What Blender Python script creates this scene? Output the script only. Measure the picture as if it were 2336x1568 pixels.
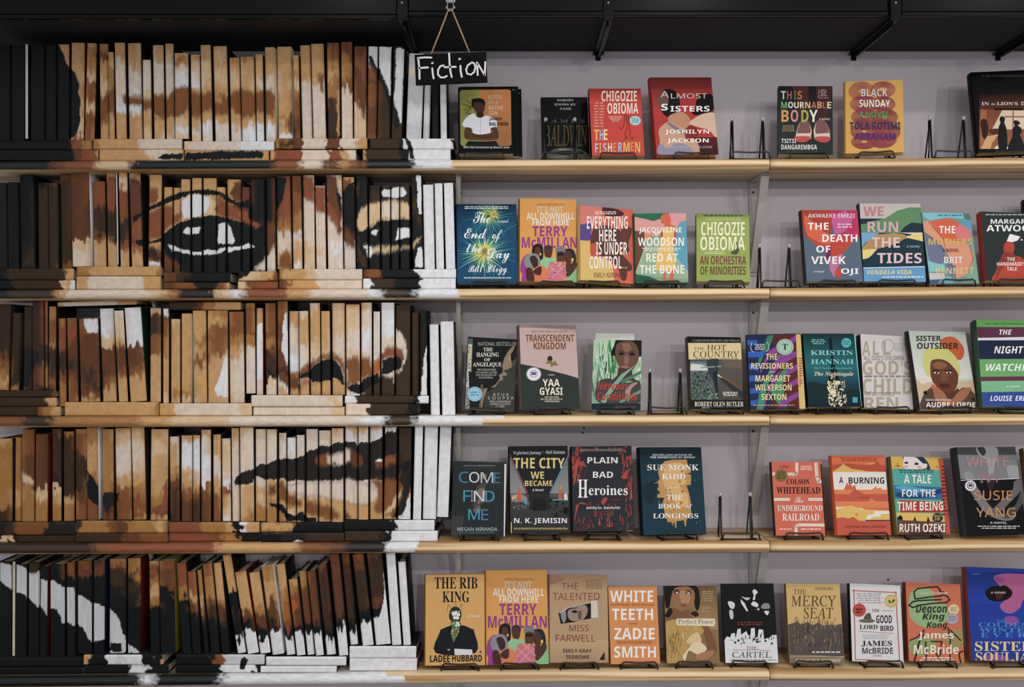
import bpy, math, random, os
import numpy as np
from mathutils import Vector, Matrix
from mathutils.geometry import tessellate_polygon

for _o in list(bpy.data.objects):
    bpy.data.objects.remove(_o)
random.seed(7)
RNG = np.random.default_rng(11)
SC = bpy.context.scene
COL = SC.collection

# ------------------------------------------------------------------ camera, world, lights, exposure
FPX, CX, CY = 2380.0, 1168.0, 784.0          # focal length in pixels, principal point
CAMY, CAMZ = -2.69, 1.5                      # shelf noses lie in the plane y = 0, eye height 1.5 m
cam = bpy.data.cameras.new('camera')
cam.sensor_width = 36.0
cam.lens = FPX / 2336.0 * 36.0
cam.clip_start = 0.05
camo = bpy.data.objects.new('camera', cam)
camo.location = (0, CAMY, CAMZ)
camo.rotation_euler = (math.pi / 2, 0, 0)
COL.objects.link(camo)
SC.camera = camo

w = bpy.data.worlds.new('shop_ambient')
SC.world = w
w.use_nodes = True
w.node_tree.nodes['Background'].inputs[0].default_value = (0.93, 0.94, 1.0, 1)
w.node_tree.nodes['Background'].inputs[1].default_value = 0.8

def spot(name, loc, target, power, col, size, angle, blend):
    l = bpy.data.lights.new(name, 'SPOT')
    l.energy = power
    l.color = col
    l.shadow_soft_size = size
    l.spot_size = math.radians(angle)
    l.spot_blend = blend
    o = bpy.data.objects.new(name, l)
    o.location = loc
    o.rotation_euler = (Vector(target) - Vector(loc)).to_track_quat('-Z', 'Y').to_euler()
    COL.objects.link(o)
# track lamps on the shop ceiling: a row just above and in front of the shelves and two rows farther across the shop
WARM = (1, 0.975, 0.945)
for x_, tx_, p_ in ((0.62, 0.45, 27), (1.75, 1.35, 21), (-0.55, -0.35, 15)):
    spot('track_lamp', (x_, -1.25, 2.92), (tx_, 0.1, 0.7), p_ * 1.08, WARM, 0.035, 98, 1.0)
for x_, tx_, p_ in ((0.75, 0.5, 80), (2.7, 0.9, 75), (-1.0, -0.2, 36)):
    spot('far_track_lamp', (x_, -4.3, 2.85), (tx_, 0.1, 0.75), p_, WARM, 0.05, 56, 1.0)
for x_, p_ in ((-0.6, 190), (1.9, 320), (4.2, 220)):
    spot('back_track_lamp', (x_, -9.0, 2.9), (0.35 + x_ * .1, 0.1, 0.75), p_, WARM, 0.08, 30, 1.0)

SC.view_settings.view_transform = 'Standard'
SC.view_settings.look = 'None'
SC.view_settings.gamma = 1.0
SC.view_settings.use_curve_mapping = False
SC.view_settings.exposure = -0.33

# ------------------------------------------------------------------ helpers
def P3(px, py, y):
    k = (y - CAMY) / FPX
    return (px - CX) * k, CAMZ - (py - CY) * k
def proj(x, y, z):
    k = FPX / (y - CAMY)
    return CX + x * k, CY - (z - CAMZ) * k
def s2l(c):
    c = np.asarray(c, float) / 255.0
    return np.where(c <= 0.04045, c / 12.92, ((c + 0.055) / 1.055) ** 2.4)
def hexc(h):
    return s2l([int(h[i:i + 2], 16) for i in (0, 2, 4)])

class MB:
    """collects vertices, faces and per-vertex colours of one mesh"""
    def __init__(s):
        s.v, s.f, s.c = [], [], []
    def add(s, vs, fs, col=(0.5, 0.5, 0.5, 1)):
        b = len(s.v)
        s.v += [tuple(map(float, p)) for p in vs]
        s.f += [tuple(b + i for i in f) for f in fs]
        if len(col) == len(vs) and hasattr(col[0], '__len__'):
            s.c += [tuple(q) if len(q) == 4 else (*q, 1) for q in col]
        else:
            q = tuple(col) if len(col) == 4 else (*col, 1)
            s.c += [q] * len(vs)
    def box(s, x0, x1, y0, y1, z0, z1, col=(0.5, 0.5, 0.5, 1)):
        vs = [(x, y, z) for x in (x0, x1) for y in (y0, y1) for z in (z0, z1)]
        s.add(vs, [(0, 1, 3, 2), (4, 6, 7, 5), (0, 4, 5, 1), (2, 3, 7, 6), (0, 2, 6, 4), (1, 5, 7, 3)], col)
    def bbox(s, x0, x1, y0, y1, z0, z1, r=0.002, col=(0.5, 0.5, 0.5, 1)):
        """box with chamfered edges"""
        vs, fs = [], []
        for x, dx in ((x0, r), (x1, -r)):
            for y, dy in ((y0, r), (y1, -r)):
                for z, dz in ((z0, r), (z1, -r)):
                    vs += [(x, y + dy, z + dz), (x + dx, y, z + dz), (x + dx, y + dy, z)]
        def I(i, j, k, a): return ((i * 2 + j) * 2 + k) * 3 + a
        for a in (0, 1):
            fs.append([I(a, 0, 0, 0), I(a, 0, 1, 0), I(a, 1, 1, 0), I(a, 1, 0, 0)])
            fs.append([I(0, a, 0, 1), I(0, a, 1, 1), I(1, a, 1, 1), I(1, a, 0, 1)])
            fs.append([I(0, 0, a, 2), I(0, 1, a, 2), I(1, 1, a, 2), I(1, 0, a, 2)])
        for a in (0, 1):
            for b in (0, 1):
                fs.append([I(a, b, 0, 0), I(a, b, 1, 0), I(a, b, 1, 1), I(a, b, 0, 1)])
                fs.append([I(a, 0, b, 0), I(a, 1, b, 0), I(a, 1, b, 2), I(a, 0, b, 2)])
                fs.append([I(0, a, b, 1), I(1, a, b, 1), I(1, a, b, 2), I(0, a, b, 2)])
                for c in (0, 1):
                    fs.append([I(a, b, c, 0), I(a, b, c, 1), I(a, b, c, 2)])
        s.add(vs, fs, col)
    def tube(s, pts, r, n=7, col=(0.5, 0.5, 0.5, 1), cap=True):
        pts = [Vector(p) for p in pts]
        vs, fs = [], []
        up = None
        for i, p in enumerate(pts):
            a = pts[max(i - 1, 0)]
            b = pts[min(i + 1, len(pts) - 1)]
            t = (b - a).normalized()
            if up is None:
                up = t.orthogonal().normalized()
            else:
                up = (up - t * up.dot(t))
                up = up.normalized() if up.length > 1e-6 else t.orthogonal().normalized()
            sd = t.cross(up)
            for k in range(n):
                an = 2 * math.pi * k / n
                vs.append(p + (up * math.cos(an) + sd * math.sin(an)) * r)
        for i in range(len(pts) - 1):
            for k in range(n):
                k2 = (k + 1) % n
                fs.append((i * n + k, i * n + k2, (i + 1) * n + k2, (i + 1) * n + k))
        if cap:
            fs.append(tuple(range(n))[::-1])
            fs.append(tuple((len(pts) - 1) * n + k for k in range(n)))
        s.add(vs, fs, col)
    def disc(s, c, axis, r, h, n=14, col=(0.5, 0.5, 0.5, 1)):
        c = Vector(c); ax = Vector(axis).normalized()
        s.tube([c, c + ax * h], r, n, col)
    def ball(s, c, r, col=(0.5, 0.5, 0.5, 1), n=8, m=6, sz=1.0):
        vs, fs = [], []
        for i in range(m + 1):
            th = math.pi * i / m
            for k in range(n):
                an = 2 * math.pi * k / n
                vs.append((c[0] + r * math.sin(th) * math.cos(an), c[1] + r * math.sin(th) * math.sin(an), c[2] + r * sz * math.cos(th)))
        for i in range(m):
            for k in range(n):
                k2 = (k + 1) % n
                fs.append((i * n + k, (i + 1) * n + k, (i + 1) * n + k2, i * n + k2))
        s.add(vs, fs, col)
    def build(s, name, mat, parent=None, smooth=False):
        me = bpy.data.meshes.new(name)
        me.from_pydata(s.v, [], s.f)
        at = me.color_attributes.new('tint', 'FLOAT_COLOR', 'POINT')
        at.data.foreach_set('color', np.asarray(s.c, dtype=np.float32).ravel())
        if smooth:
            me.polygons.foreach_set('use_smooth', [True] * len(me.polygons))
        me.materials.append(mat)
        me.update()
        o = bpy.data.objects.new(name, me)
        COL.objects.link(o)
        if parent is not None:
            o.parent = parent
        return o

def tag(o, label=None, cat=None, group=None, kind=None):
    if label: o['label'] = label
    if cat: o['category'] = cat
    if group: o['group'] = group
    if kind: o['kind'] = kind
    return o
def empty(name, mat, label=None, cat=None, group=None):
    o = bpy.data.objects.new(name, None)
    o.empty_display_size = 0.03
    o.matrix_world = mat
    COL.objects.link(o)
    return tag(o, label, cat, group)

# ------------------------------------------------------------------ materials
def new_mat(name, rough=0.5, base=None, spec=0.5):
    m = bpy.data.materials.new(name)
    m.use_nodes = True
    b = m.node_tree.nodes['Principled BSDF']
    b.inputs['Roughness'].default_value = rough
    b.inputs['Specular IOR Level'].default_value = spec
    if base is not None:
        b.inputs['Base Color'].default_value = (*base, 1)
    return m, m.node_tree.nodes, m.node_tree.links, b
def noise_bump(m, scale, strength, dist=0.002, stretch=None):
    n, l = m.node_tree.nodes, m.node_tree.links
    tc = n.new('ShaderNodeTexCoord')
    nz = n.new('ShaderNodeTexNoise')
    nz.inputs['Scale'].default_value = scale
    nz.inputs['Detail'].default_value = 4
    src = tc.outputs['Object']
    if stretch:
        mp = n.new('ShaderNodeMapping')
        mp.inputs['Scale'].default_value = stretch
        l.new(src, mp.inputs[0]); src = mp.outputs[0]
    l.new(src, nz.inputs['Vector'])
    bp = n.new('ShaderNodeBump')
    bp.inputs['Strength'].default_value = strength
    bp.inputs['Distance'].default_value = dist
    l.new(nz.outputs[0], bp.inputs['Height'])
    l.new(bp.outputs[0], n['Principled BSDF'].inputs['Normal'])
    return nz, src
def tint_mat(name, rough, spec, var=0.0, scale=60, stretch=None, bump=0.0):
    m, n, l, b = new_mat(name, rough, None, spec)
    a = n.new('ShaderNodeAttribute')
    a.attribute_name = 'tint'
    nz, _ = noise_bump(m, scale, bump, 0.001, stretch)
    mr = n.new('ShaderNodeMapRange')
    mr.inputs[3].default_value = 1 - var
    mr.inputs[4].default_value = 1 + var
    l.new(nz.outputs[0], mr.inputs[0])
    mx = n.new('ShaderNodeVectorMath'); mx.operation = 'SCALE'
    l.new(a.outputs['Color'], mx.inputs[0]); l.new(mr.outputs[0], mx.inputs['Scale'])
    l.new(mx.outputs[0], b.inputs['Base Color'])
    return m
M_PAINT = tint_mat('acrylic_paint', 0.5, 0.13, 0.07, 90, (1, 1, 0.6), 0.25)
M_PRINT = tint_mat('printed_cover', 0.42, 0.07, 0.05, 30)
M_SEAL = tint_mat('printed_sticker', 0.4, 0.2, 0.03, 40)
M_PAGES = tint_mat('paper_pages', 0.8, 0.2, 0.25, 500, (0.15, 6, 0.15), 0.2)

M_WOOD, n, l, b = new_mat('pine_board', 0.42, None, 0.4)
tc = n.new('ShaderNodeTexCoord')
mp = n.new('ShaderNodeMapping'); mp.inputs['Scale'].default_value = (1.3, 10, 15)
nz = n.new('ShaderNodeTexNoise'); nz.inputs['Scale'].default_value = 2.2; nz.inputs['Detail'].default_value = 5; nz.inputs['Distortion'].default_value = 1.1
wv = n.new('ShaderNodeTexWave'); wv.wave_type = 'BANDS'; wv.bands_direction = 'Z'
wv.inputs['Scale'].default_value = 1.5; wv.inputs['Distortion'].default_value = 12; wv.inputs['Detail'].default_value = 2.5; wv.inputs['Detail Scale'].default_value = 0.9
mp2 = n.new('ShaderNodeMapping'); mp2.inputs['Scale'].default_value = (0.45, 6, 15)
l.new(tc.outputs['Object'], mp.inputs[0]); l.new(mp.outputs[0], nz.inputs['Vector'])
l.new(tc.outputs['Object'], mp2.inputs[0]); l.new(mp2.outputs[0], wv.inputs['Vector'])
mxf = n.new('ShaderNodeMix'); mxf.data_type = 'FLOAT'; mxf.inputs[0].default_value = 0.5
l.new(nz.outputs[0], mxf.inputs[2]); l.new(wv.outputs[1], mxf.inputs[3])
cr = n.new('ShaderNodeValToRGB')
cr.color_ramp.elements[0].position = 0.3; cr.color_ramp.elements[0].color = (*hexc('b08855'), 1)
cr.color_ramp.elements[1].position = 0.68; cr.color_ramp.elements[1].color = (*hexc('e6cba0'), 1)
e = cr.color_ramp.elements.new(0.48); e.color = (*hexc('d1b081'), 1)
l.new(mxf.outputs[0], cr.inputs[0])
at = n.new('ShaderNodeAttribute'); at.attribute_name = 'tint'
mc = n.new('ShaderNodeMix'); mc.data_type = 'RGBA'
l.new(at.outputs['Alpha'], mc.inputs[0]); l.new(cr.outputs[0], mc.inputs[6]); l.new(at.outputs['Color'], mc.inputs[7])
l.new(mc.outputs[2], b.inputs['Base Color'])

M_WALL, n, l, b = new_mat('lavender_grey_wall_paint', 0.55, None, 0.3)
nz, src = noise_bump(M_WALL, 3.0, 0.06, 0.004)
cr = n.new('ShaderNodeValToRGB')
cr.color_ramp.elements[0].color = (*hexc('c1b9bf'), 1); cr.color_ramp.elements[1].color = (*hexc('c8c0c6'), 1)
l.new(nz.outputs[0], cr.inputs[0]); l.new(cr.outputs[0], b.inputs['Base Color'])

M_BLACK, n, l, b = new_mat('black_enamel', 0.22, (0.003, 0.0042, 0.0036), 0.12)
noise_bump(M_BLACK, 260, 0.12, 0.001)
M_SOFFIT, n, l, b = new_mat('dark_soffit_board', 0.75, (0.017, 0.017, 0.0175), 0.3)
noise_bump(M_SOFFIT, 20, 0.15)
M_BRKT, n, l, b = new_mat('grey_painted_steel', 0.5, hexc('b4aea8'), 0.4)
noise_bump(M_BRKT, 90, 0.12, 0.001)
M_SCREW, n, l, b = new_mat('dark_screw_steel', 0.4, (0.03, 0.028, 0.025), 0.5)
noise_bump(M_SCREW, 300, 0.1, 0.0005)
M_WIRE, n, l, b = new_mat('black_coated_wire', 0.32, (0.006, 0.006, 0.006), 0.5)
noise_bump(M_WIRE, 200, 0.05, 0.0005)
M_CAP, n, l, b = new_mat('clear_plastic_tip', 0.12, (0.75, 0.75, 0.75), 0.6)
b.inputs['Transmission Weight'].default_value = 0.6
noise_bump(M_CAP, 200, 0.05, 0.0005)
M_TWINE, n, l, b = new_mat('jute_twine', 0.85, hexc('a88c6c'), 0.2)
noise_bump(M_TWINE, 900, 0.6, 0.0006)
M_BOARD, n, l, b = new_mat('chalkboard', 0.7, (0.004, 0.004, 0.004), 0.08)
noise_bump(M_BOARD, 120, 0.1, 0.0005)
M_CHALK, n, l, b = new_mat('white_chalk_marker', 0.8, hexc('dcdcdc'), 0.2)
noise_bump(M_CHALK, 400, 0.2, 0.0003)
M_CHROME, n, l, b = new_mat('clip_metal', 0.3, (0.45, 0.45, 0.45), 0.6)
b.inputs['Metallic'].default_value = 0.8
noise_bump(M_CHROME, 80, 0.05, 0.0005)

# ------------------------------------------------------------------ smooth noise used for brushy paint edges
_LAT = RNG.random((64, 64))
def vnoise(x, y):
    x = np.asarray(x, float); y = np.asarray(y, float)
    xi = np.floor(x).astype(int); yi = np.floor(y).astype(int)
    fx = x - xi; fy = y - yi
    fx = fx * fx * (3 - 2 * fx); fy = fy * fy * (3 - 2 * fy)
    g = lambda a, b: _LAT[a % 64, b % 64]
    return (g(xi, yi) * (1 - fx) + g(xi + 1, yi) * fx) * (1 - fy) + (g(xi, yi + 1) * (1 - fx) + g(xi + 1, yi + 1) * fx) * fy
# ------------------------------------------------------------------ the painted face: colours of the paint on each spine
PAL = {k: s2l(v) for k, v in dict(k=(21, 24, 24), n=(38, 34, 31), d=(62, 46, 32), m=(103, 64, 41), b=(132, 82, 47), r=(140, 80, 54),
       g=(169, 120, 68), t=(202, 157, 105), l=(217, 186, 146), c=(220, 203, 184), w=(226, 225, 225), a=(205, 204, 205), o=(176, 98, 50),
       G=(10, 38, 18), R=(74, 14, 14), B=(12, 20, 46), Y=(104, 94, 26), p=(208, 198, 176)).items()}  # capital keys: cover sides, darkened to stand in for shade between spines
CNAME = dict(k='black', n='black', d='dark-brown', m='brown', b='brown', r='rust', g='ochre', t='tan', l='pale-tan', c='cream', w='white', a='white', o='rust', p='cream')
SEG = {'1a': (0, 80, 4.4075), '1b': (510, 80, 4.3259), '2a': (0, 370, 4.4075), '2b': (520, 370, 4.4075), '3a': (0, 660, 4.4075), '3b': (520, 660, 4.4075),
       '4a': (0, 950, 4.4075), '4b': (520, 950, 4.4075), '5a': (0, 1238, 4.4075), '5b': (480, 1238, 4.4075)}
# upright books: left right top bottom at the head, then left right at the foot where the book leans, then the paint from head to foot
UP = {
'1a': '''-20 100 95 1030 kkkk
105 252 95 1030 kkkk
256 290 98 1045 aaaa !
294 440 95 1030 kkkk
446 560 95 1035 kkkk
575 694 95 1040 tttttttttt
706 850 75 1040 tttttttllr 700 832 R
868 970 80 1040 tgglbblbrr 845 942
990 1085 85 1030 gmttlbbbtt 1000 1093
1086 1145 175 1030 ttggbbbttt 1097 1163
1151 1256 80 1030 ttccccwttt 1166 1280
1270 1406 75 1030 tttccwwttt 1285 1426
1430 1515 250 1030 ccccltttll 1440 1525
1530 1640 100 1030 ttcccccttl 1545 1655
1646 1735 80 1030 tlcccclttc 1661 1750
1756 1896 185 1035 tgcwwctlwl 1761 1902
1914 2010 200 1060 tlcwttttcl 1926 2025
2016 2120 105 1060 ttllttttwc 2036 2143
2136 2276 110 1055 tltltgttcc 2160 2300''',
'1b': '''48 155 220 1030 gtllttttcc 70 175
160 300 215 1030 gtttttttww 177 320
310 392 195 1030 tttcttttww 330 405
396 502 115 1030 tttcctttwc 408 512 p
522 662 110 1010 tttttttgtw 536 680 p
682 740 200 1005 ttglgbbmmb 697 760
746 850 95 1005 ttttcccccc 770 875
862 988 90 1005 ttttcccccl 885 1015
1012 1142 75 1005 mbgtggmddd 1030 1150
1157 1270 70 1005 rmggbccccc 1165 1276
1281 1414 110 1000 mbbbbbllll 1288 1402
1422 1526 110 1012 cwbmbbmmmb 1414 1506
1531 1660 115 1008 dddddddddd 1513 1642
1672 1792 110 1008 kkkkkkkkdd 1660 1752
1826 1988 180 990 aacaaawwaa 1800 1950
1992 2052 190 998 aaaaaawwaa 1956 2036
2058 2122 185 1000 kkkkkkkkkk 2050 2130 B
2130 2196 190 1003 aaaaawwwww 2142 2206 B''',
'2a': '''-40 60 205 1050 nnnnnnnnnn -30 72
66 184 200 1050 kkkkkkkkkk 78 186
187 326 125 1055 kkkkkkknnn 200 352
370 478 205 1055 kdddddddd 372 490
486 580 210 1055 mddddddddd 496 590
590 696 105 1055 mddddddddb 602 720
706 892 85 1030 mmmmmmmlcc 726 920 w
916 1044 190 1030 rrrdddbttt 930 1060
1052 1164 85 1030 trrrdddttt 1075 1178
1168 1186 90 1030 wwwwwwwwww 1182 1200
1190 1276 100 1030 tlrrbddbtt 1206 1305
1290 1406 110 1030 tmmmmdbrtt 1320 1436
1491 1622 125 1030 ttttttttbl 1480 1606
1640 1730 250 1090 tttttttmmm
1733 1815 255 1090 tttttttmmm
1817 1915 175 1090 ttttttkkkk
1926 2026 160 1090 ttttttkkkk
2036 2175 160 1090 ttttttkkkk
2181 2270 255 1090 ttttttkkkk
2276 2420 172 1090 tttmttkkkk''',
'2b': '''133 222 250 1090 mmmkkkkkkk
232 366 180 1085 kkkkkkkkkk 245 380
380 470 160 1080 kkkkkmmmlc 386 480
476 622 140 1065 rrrrrgcctt 486 640
642 742 140 1060 mmbbggcttw 660 750
747 862 130 1065 cccccccclll 757 875
870 970 235 1065 ccccccclcc 880 985 R
986 1142 130 1065 cccccccwcc 1002 1160 R
1151 1266 150 1065 tbkkkkmcww 1166 1285
1277 1397 130 1065 kkkkkkkkkk 1290 1406
1416 1531 235 1065 ndddtkkkkk
1535 1631 235 1065 ddddtkkkkk
1636 1722 240 1065 ddddtkkkkk
1727 1828 230 1065 ddddtkkkkk
1836 1946 125 1060 kkkkkkkkkk 1862 1962
1955 2066 225 1060 wwwwwwwwww 1972 2082
2076 2156 215 1060 wwwwwwwwww 2092 2176
2166 2266 210 1060 wwwwwwwwww 2190 2286''',
'3a': '''-20 120 150 1005 ddddddbgtg -38 86
125 215 240 1010 dddddddddg 102 190
230 320 175 1000 dddddnnnnd 216 316
326 440 90 1000 dddddddmmd 326 448
446 482 95 1010 robbbddggd 455 484
490 570 175 1000 ggbbgdddbd 490 560
580 656 295 1130 grrrddbggg 587 666
666 770 290 1110 bbrmmdmbbb 686 786
786 982 295 1110 bbmmmmddmt 806 1006
990 1131 195 1110 wwwlmmmbtt 1020 1166
1146 1240 215 1105 clltmmbttt 1190 1290
1244 1416 185 1115 wwwwmmbttt 1312 1476 G
1506 1616 190 1130 tddbbttttt
1636 1696 195 1120 wbbggtttll
1711 1806 300 1125 ltttttttgt
1816 1914 245 1125 ttttttttgl p
1926 2066 215 1130 tttgtbtttt 1940 2076
2081 2286 215 1130 gtbbbttttt 2086 2294
2297 2446 225 1130 bbbgtccccl 2307 2457''',
'3b': '''166 266 140 1050 gbbbgccccc 176 275
276 346 190 1045 tttcwccccl 276 346 R
370 470 140 1045 bbbbgmmdlc 372 490
491 600 120 1050 bbbmmmmdwt 500 606
606 706 220 1050 ttcccwwcrt 612 716
711 811 220 1050 ctttcccctt 721 821
816 926 140 1050 ctttllcctt 826 932
931 1022 220 1045 tttttlcctt 940 1032
1041 1172 140 1045 llllcccctt 1046 1176
1186 1326 155 1055 tllcclcccw 1191 1331 R
1336 1446 135 1055 lccwwccccd
1461 1531 225 1050 ccccccttdd
1536 1672 135 1055 wwwwccccdd
1681 1832 160 1060 dddddddddd
1846 1921 235 1055 dddddddddd
1930 2002 210 1060 kkkkkkkkkk
2022 2116 355 1255 wwwwwwwwww 2036 2132
2136 2266 325 1255 wwwwwwwwww 2150 2290''',
'4a': '''-30 116 225 1040 tgggggggdd
145 216 215 1000 ggggggttgg 136 210
221 351 130 1040 bbrmmmgggg
360 490 180 1040 mmmmmmlggg 355 480 R
511 606 130 1035 mddddnltgg
626 731 155 1040 gddddddtgg 626 741
746 861 130 1040 gbbddddmrb 751 866
870 986 115 1035 ggtttggbbb 881 996 w
1021 1131 130 1030 gggggggddm 1021 1141
1146 1306 120 1030 tlccctbbbb 1161 1321
1315 1441 110 1030 tlccltgbbg 1331 1471
1521 1690 130 1030 ttlttttgrt 1506 1690
1700 1791 205 1045 ctttgmdddd 1696 1806
1816 1931 195 1050 twwwltbmmm
1940 2011 190 1050 twwwltbddd
2021 2121 135 1055 tccwwwbmmm
2136 2216 185 1050 tttccttbrr
2221 2311 225 1050 clllcwrtlw 2226 2321''',
'4b': '''25 106 120 1045 ttcccccccl 36 116
116 261 110 1050 lccccltttg 131 266
271 381 130 1050 lccccctlgg
391 496 130 1055 lccccttggg
501 581 170 1060 lcccctttgg
590 681 215 1055 wwccccttll
686 771 190 1050 cccccccttt
776 901 130 1055 cccccccttt
906 1031 145 1060 cccccccttt
1041 1161 120 1050 tlcccccttt
1171 1301 105 1025 lwwccccttt
1311 1414 95 1025 tccccccttt
1420 1551 95 1025 lwcccccttt
1576 1700 110 1020 wddkkbbmbt 1561 1690
1721 1841 115 1010 ddddkkbbkw 1702 1840
1881 1961 100 1015 wwwwwwwwww 1857 1946
1971 2116 100 1010 wwwwwwwwww 1957 2091
2131 2251 95 1015 aawwwwwwww 2097 2216''',
'5a': '''-20 110 195 1145 kkkkkkkkkk
116 152 195 1145 pppppppppp 112 145 !
156 266 220 1135 dkkkkkkkkk 152 262
281 401 200 1130 ndkkkkkkkk 279 389
406 481 240 1130 kkkkkkkkkk 400 471 R
501 651 220 1130 kkkkkkkkkk 506 651
666 746 200 1130 bbkkkkkkkk 666 756
771 921 185 1125 bmkkkkkkkk 776 916
936 1046 180 1115 dmkkkkkkkk 931 1046 B
1096 1266 165 1105 gbnnkkkkkk 1096 1261
1281 1411 160 1105 ggndnkkkkk 1281 1411 R
1491 1591 190 1105 trgtgkkkkk 1501 1606
1600 1751 185 1115 rmmkkkkkkk 1616 1766 Y
1766 1866 205 1115 rrrgkkkkkk 1826 1926
1880 1966 290 1110 rrrtmkkkkk 1936 2022
1975 2020 280 1110 gggtgmkkkk 2044 2092
2026 2126 215 1110 rrggmdkkkk 2112 2212
2141 2226 205 1110 ttttgmdkkk 2228 2312''',
'5b': '''111 201 120 1120 gtttkkkkww 266 361
240 361 290 1110 gttttmkwww 376 491 R
381 492 300 1105 ttttgmmkww 497 606
501 621 240 1160 ggtttmkwww 612 736 w
651 741 220 1130 tttgggrkww 761 851
781 871 370 1130 tgbrmmkwww 866 956
880 960 290 1130 ggmmmmkwww 970 1042
970 1052 290 1135 mmmmmmkwww 1057 1141
1061 1166 230 1135 bddddddkww 1166 1256
1196 1292 115 1135 mmmmmmkwww 1291 1391
1311 1386 115 1040 mmdddddkww 1397 1486
1421 1541 115 1030 bmddddkwww 1532 1641
1561 1722 110 1030 mddddmkwww 1661 1811
1761 1856 110 1020 wwwwwwwwww 1822 1921
1881 1961 195 1025 wwwwwwwwww 1937 2016 k'''}
# lying books: left right top bottom, layer (0 lies on the shelf, 1 on those, 2 on the upright books), paint from left to right
FLAT = {
'1a': '''-120 920 1055 1146 1 kkkkkkkkkkkkkkkkkkkkbbggg
-140 985 1152 1246 0 kkkkkkkkkkkkkkkkkkkkkmmrrbt
932 1828 1040 1140 1 gttttccccc
995 1842 1146 1246 0 ttttttcclt''',
'1b': '''-394 500 1043 1132 1 lcccccwwww
-388 445 1140 1228 0 tttttttttt
510 1416 1015 1116 1 gbgmmccccmmccctt
458 1306 1130 1230 0 trrrrrcccccrrtcc
1440 2272 1017 1114 1 ddddddddkwwwwwwwwwwwwR
1372 2240 1124 1222 0 tddddddddkkwwwwwwwwww''',
'2a': '''-200 738 1068 1170 1 kkkkkddddddddddtt
-180 750 1185 1268 0 kkkkkkdddddddddltw
765 1620 1048 1138 1 ggttttttttg
762 1614 1146 1268 0 ttccccccccttt
1642 2312 1105 1198 1 mmdkkkkk
1642 2306 1208 1268 0 mmbbnnnbt''',
'2b': '''100 490 1095 1190 1 tllttb
95 500 1195 1272 0 llbbrrb
512 1350 1072 1172 1 gtttlccccccc
510 1348 1184 1268 0 mbttttccccccc
1360 2294 1074 1162 1 mbbkkkkkwwwwww
1356 2290 1168 1270 0 wwdddkkkkwwwwww''',
'3a': '''-330 556 1015 1078 2 ddddddddddddb
-330 566 1090 1172 1 dddbbdddddddtt
-320 606 1180 1272 0 dbbddddddddbgtt
645 1596 1134 1272 0 tttttttttttg
1600 2530 1146 1282 0 tttcccccccccll
576 1376 116 206 3 tcccctt
1692 2420 125 206 3 dddmgttt''',
'3b': '''230 1150 1064 1166 1 cccccccccclc
250 1172 1180 1266 0 ccccccccccll
1172 2018 1070 1142 1 wwdddddddddkww
1182 1912 1150 1262 0 ccccddddddkk''',
'4a': '''-220 746 1065 1188 1 nnnndbbbbndnn
-220 746 1194 1282 0 nnnlnddddddd
760 1680 1050 1162 1 dgggbmgggtg
760 1682 1178 1270 0 dddddmmbbb
1694 2606 1065 1152 1 rrrrrgggtkwtt
1694 2600 1168 1266 0 rrrrrbbggkkk''',
'4b': '''326 1160 1068 1162 1 ggggkkkkkkk
330 1166 1172 1278 0 kkknnddddd
1166 2076 1044 1140 1 kkkkkkwwwww
1170 2108 1152 1282 0 dddddkwwwwww''',
'5a': '''-100 825 1158 1252 1 kkkkkkkk
-100 822 1258 1352 0 kkkkkkkk
836 1640 1130 1204 1 tkkwawwkkt
840 1690 1226 1352 0 kkkkkkwwkkk
1765 2658 1128 1216 1 kkkkkbaaaaa
1762 2608 1232 1318 0 kkkkkkwwwwk''',
'5b': '''556 1364 1150 1240 1 wwwwwwww
500 1268 1244 1318 0 wwwwwwww
1396 2068 1044 1156 1 wwwwwwww
1396 2076 1164 1292 0 wwwwwwww'''}
# paint on the shelf noses: (end x in zoom pixels, paint)
NOSE = [
 [('1a', '500k 640m 760b 960r 1320l 2336k'), ('1b', '500k 640r 775b 980c 1140m 1210t 1365b 1888k 2256w')],
 [('2a', '90k 560d 650t 1500c 1660l 1780g 2170n 2300l'), ('2b', '20l 140w 585r 830t 1410c 1545w 1790d 1912k 2325w')],
 [('3a', '250b 520d 1400g 1700t 2300l'), ('3b', '1350c 1590w 1825d 1892k 2790w')],
 [('4a', '950d 1060b 2180r 2300t'), ('4b', '700t 1000b 1180m 1600n 1905w')],
 [('5a', '1420k 1560w 2230k'), ('5b', '110k 1942w')]]
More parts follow.
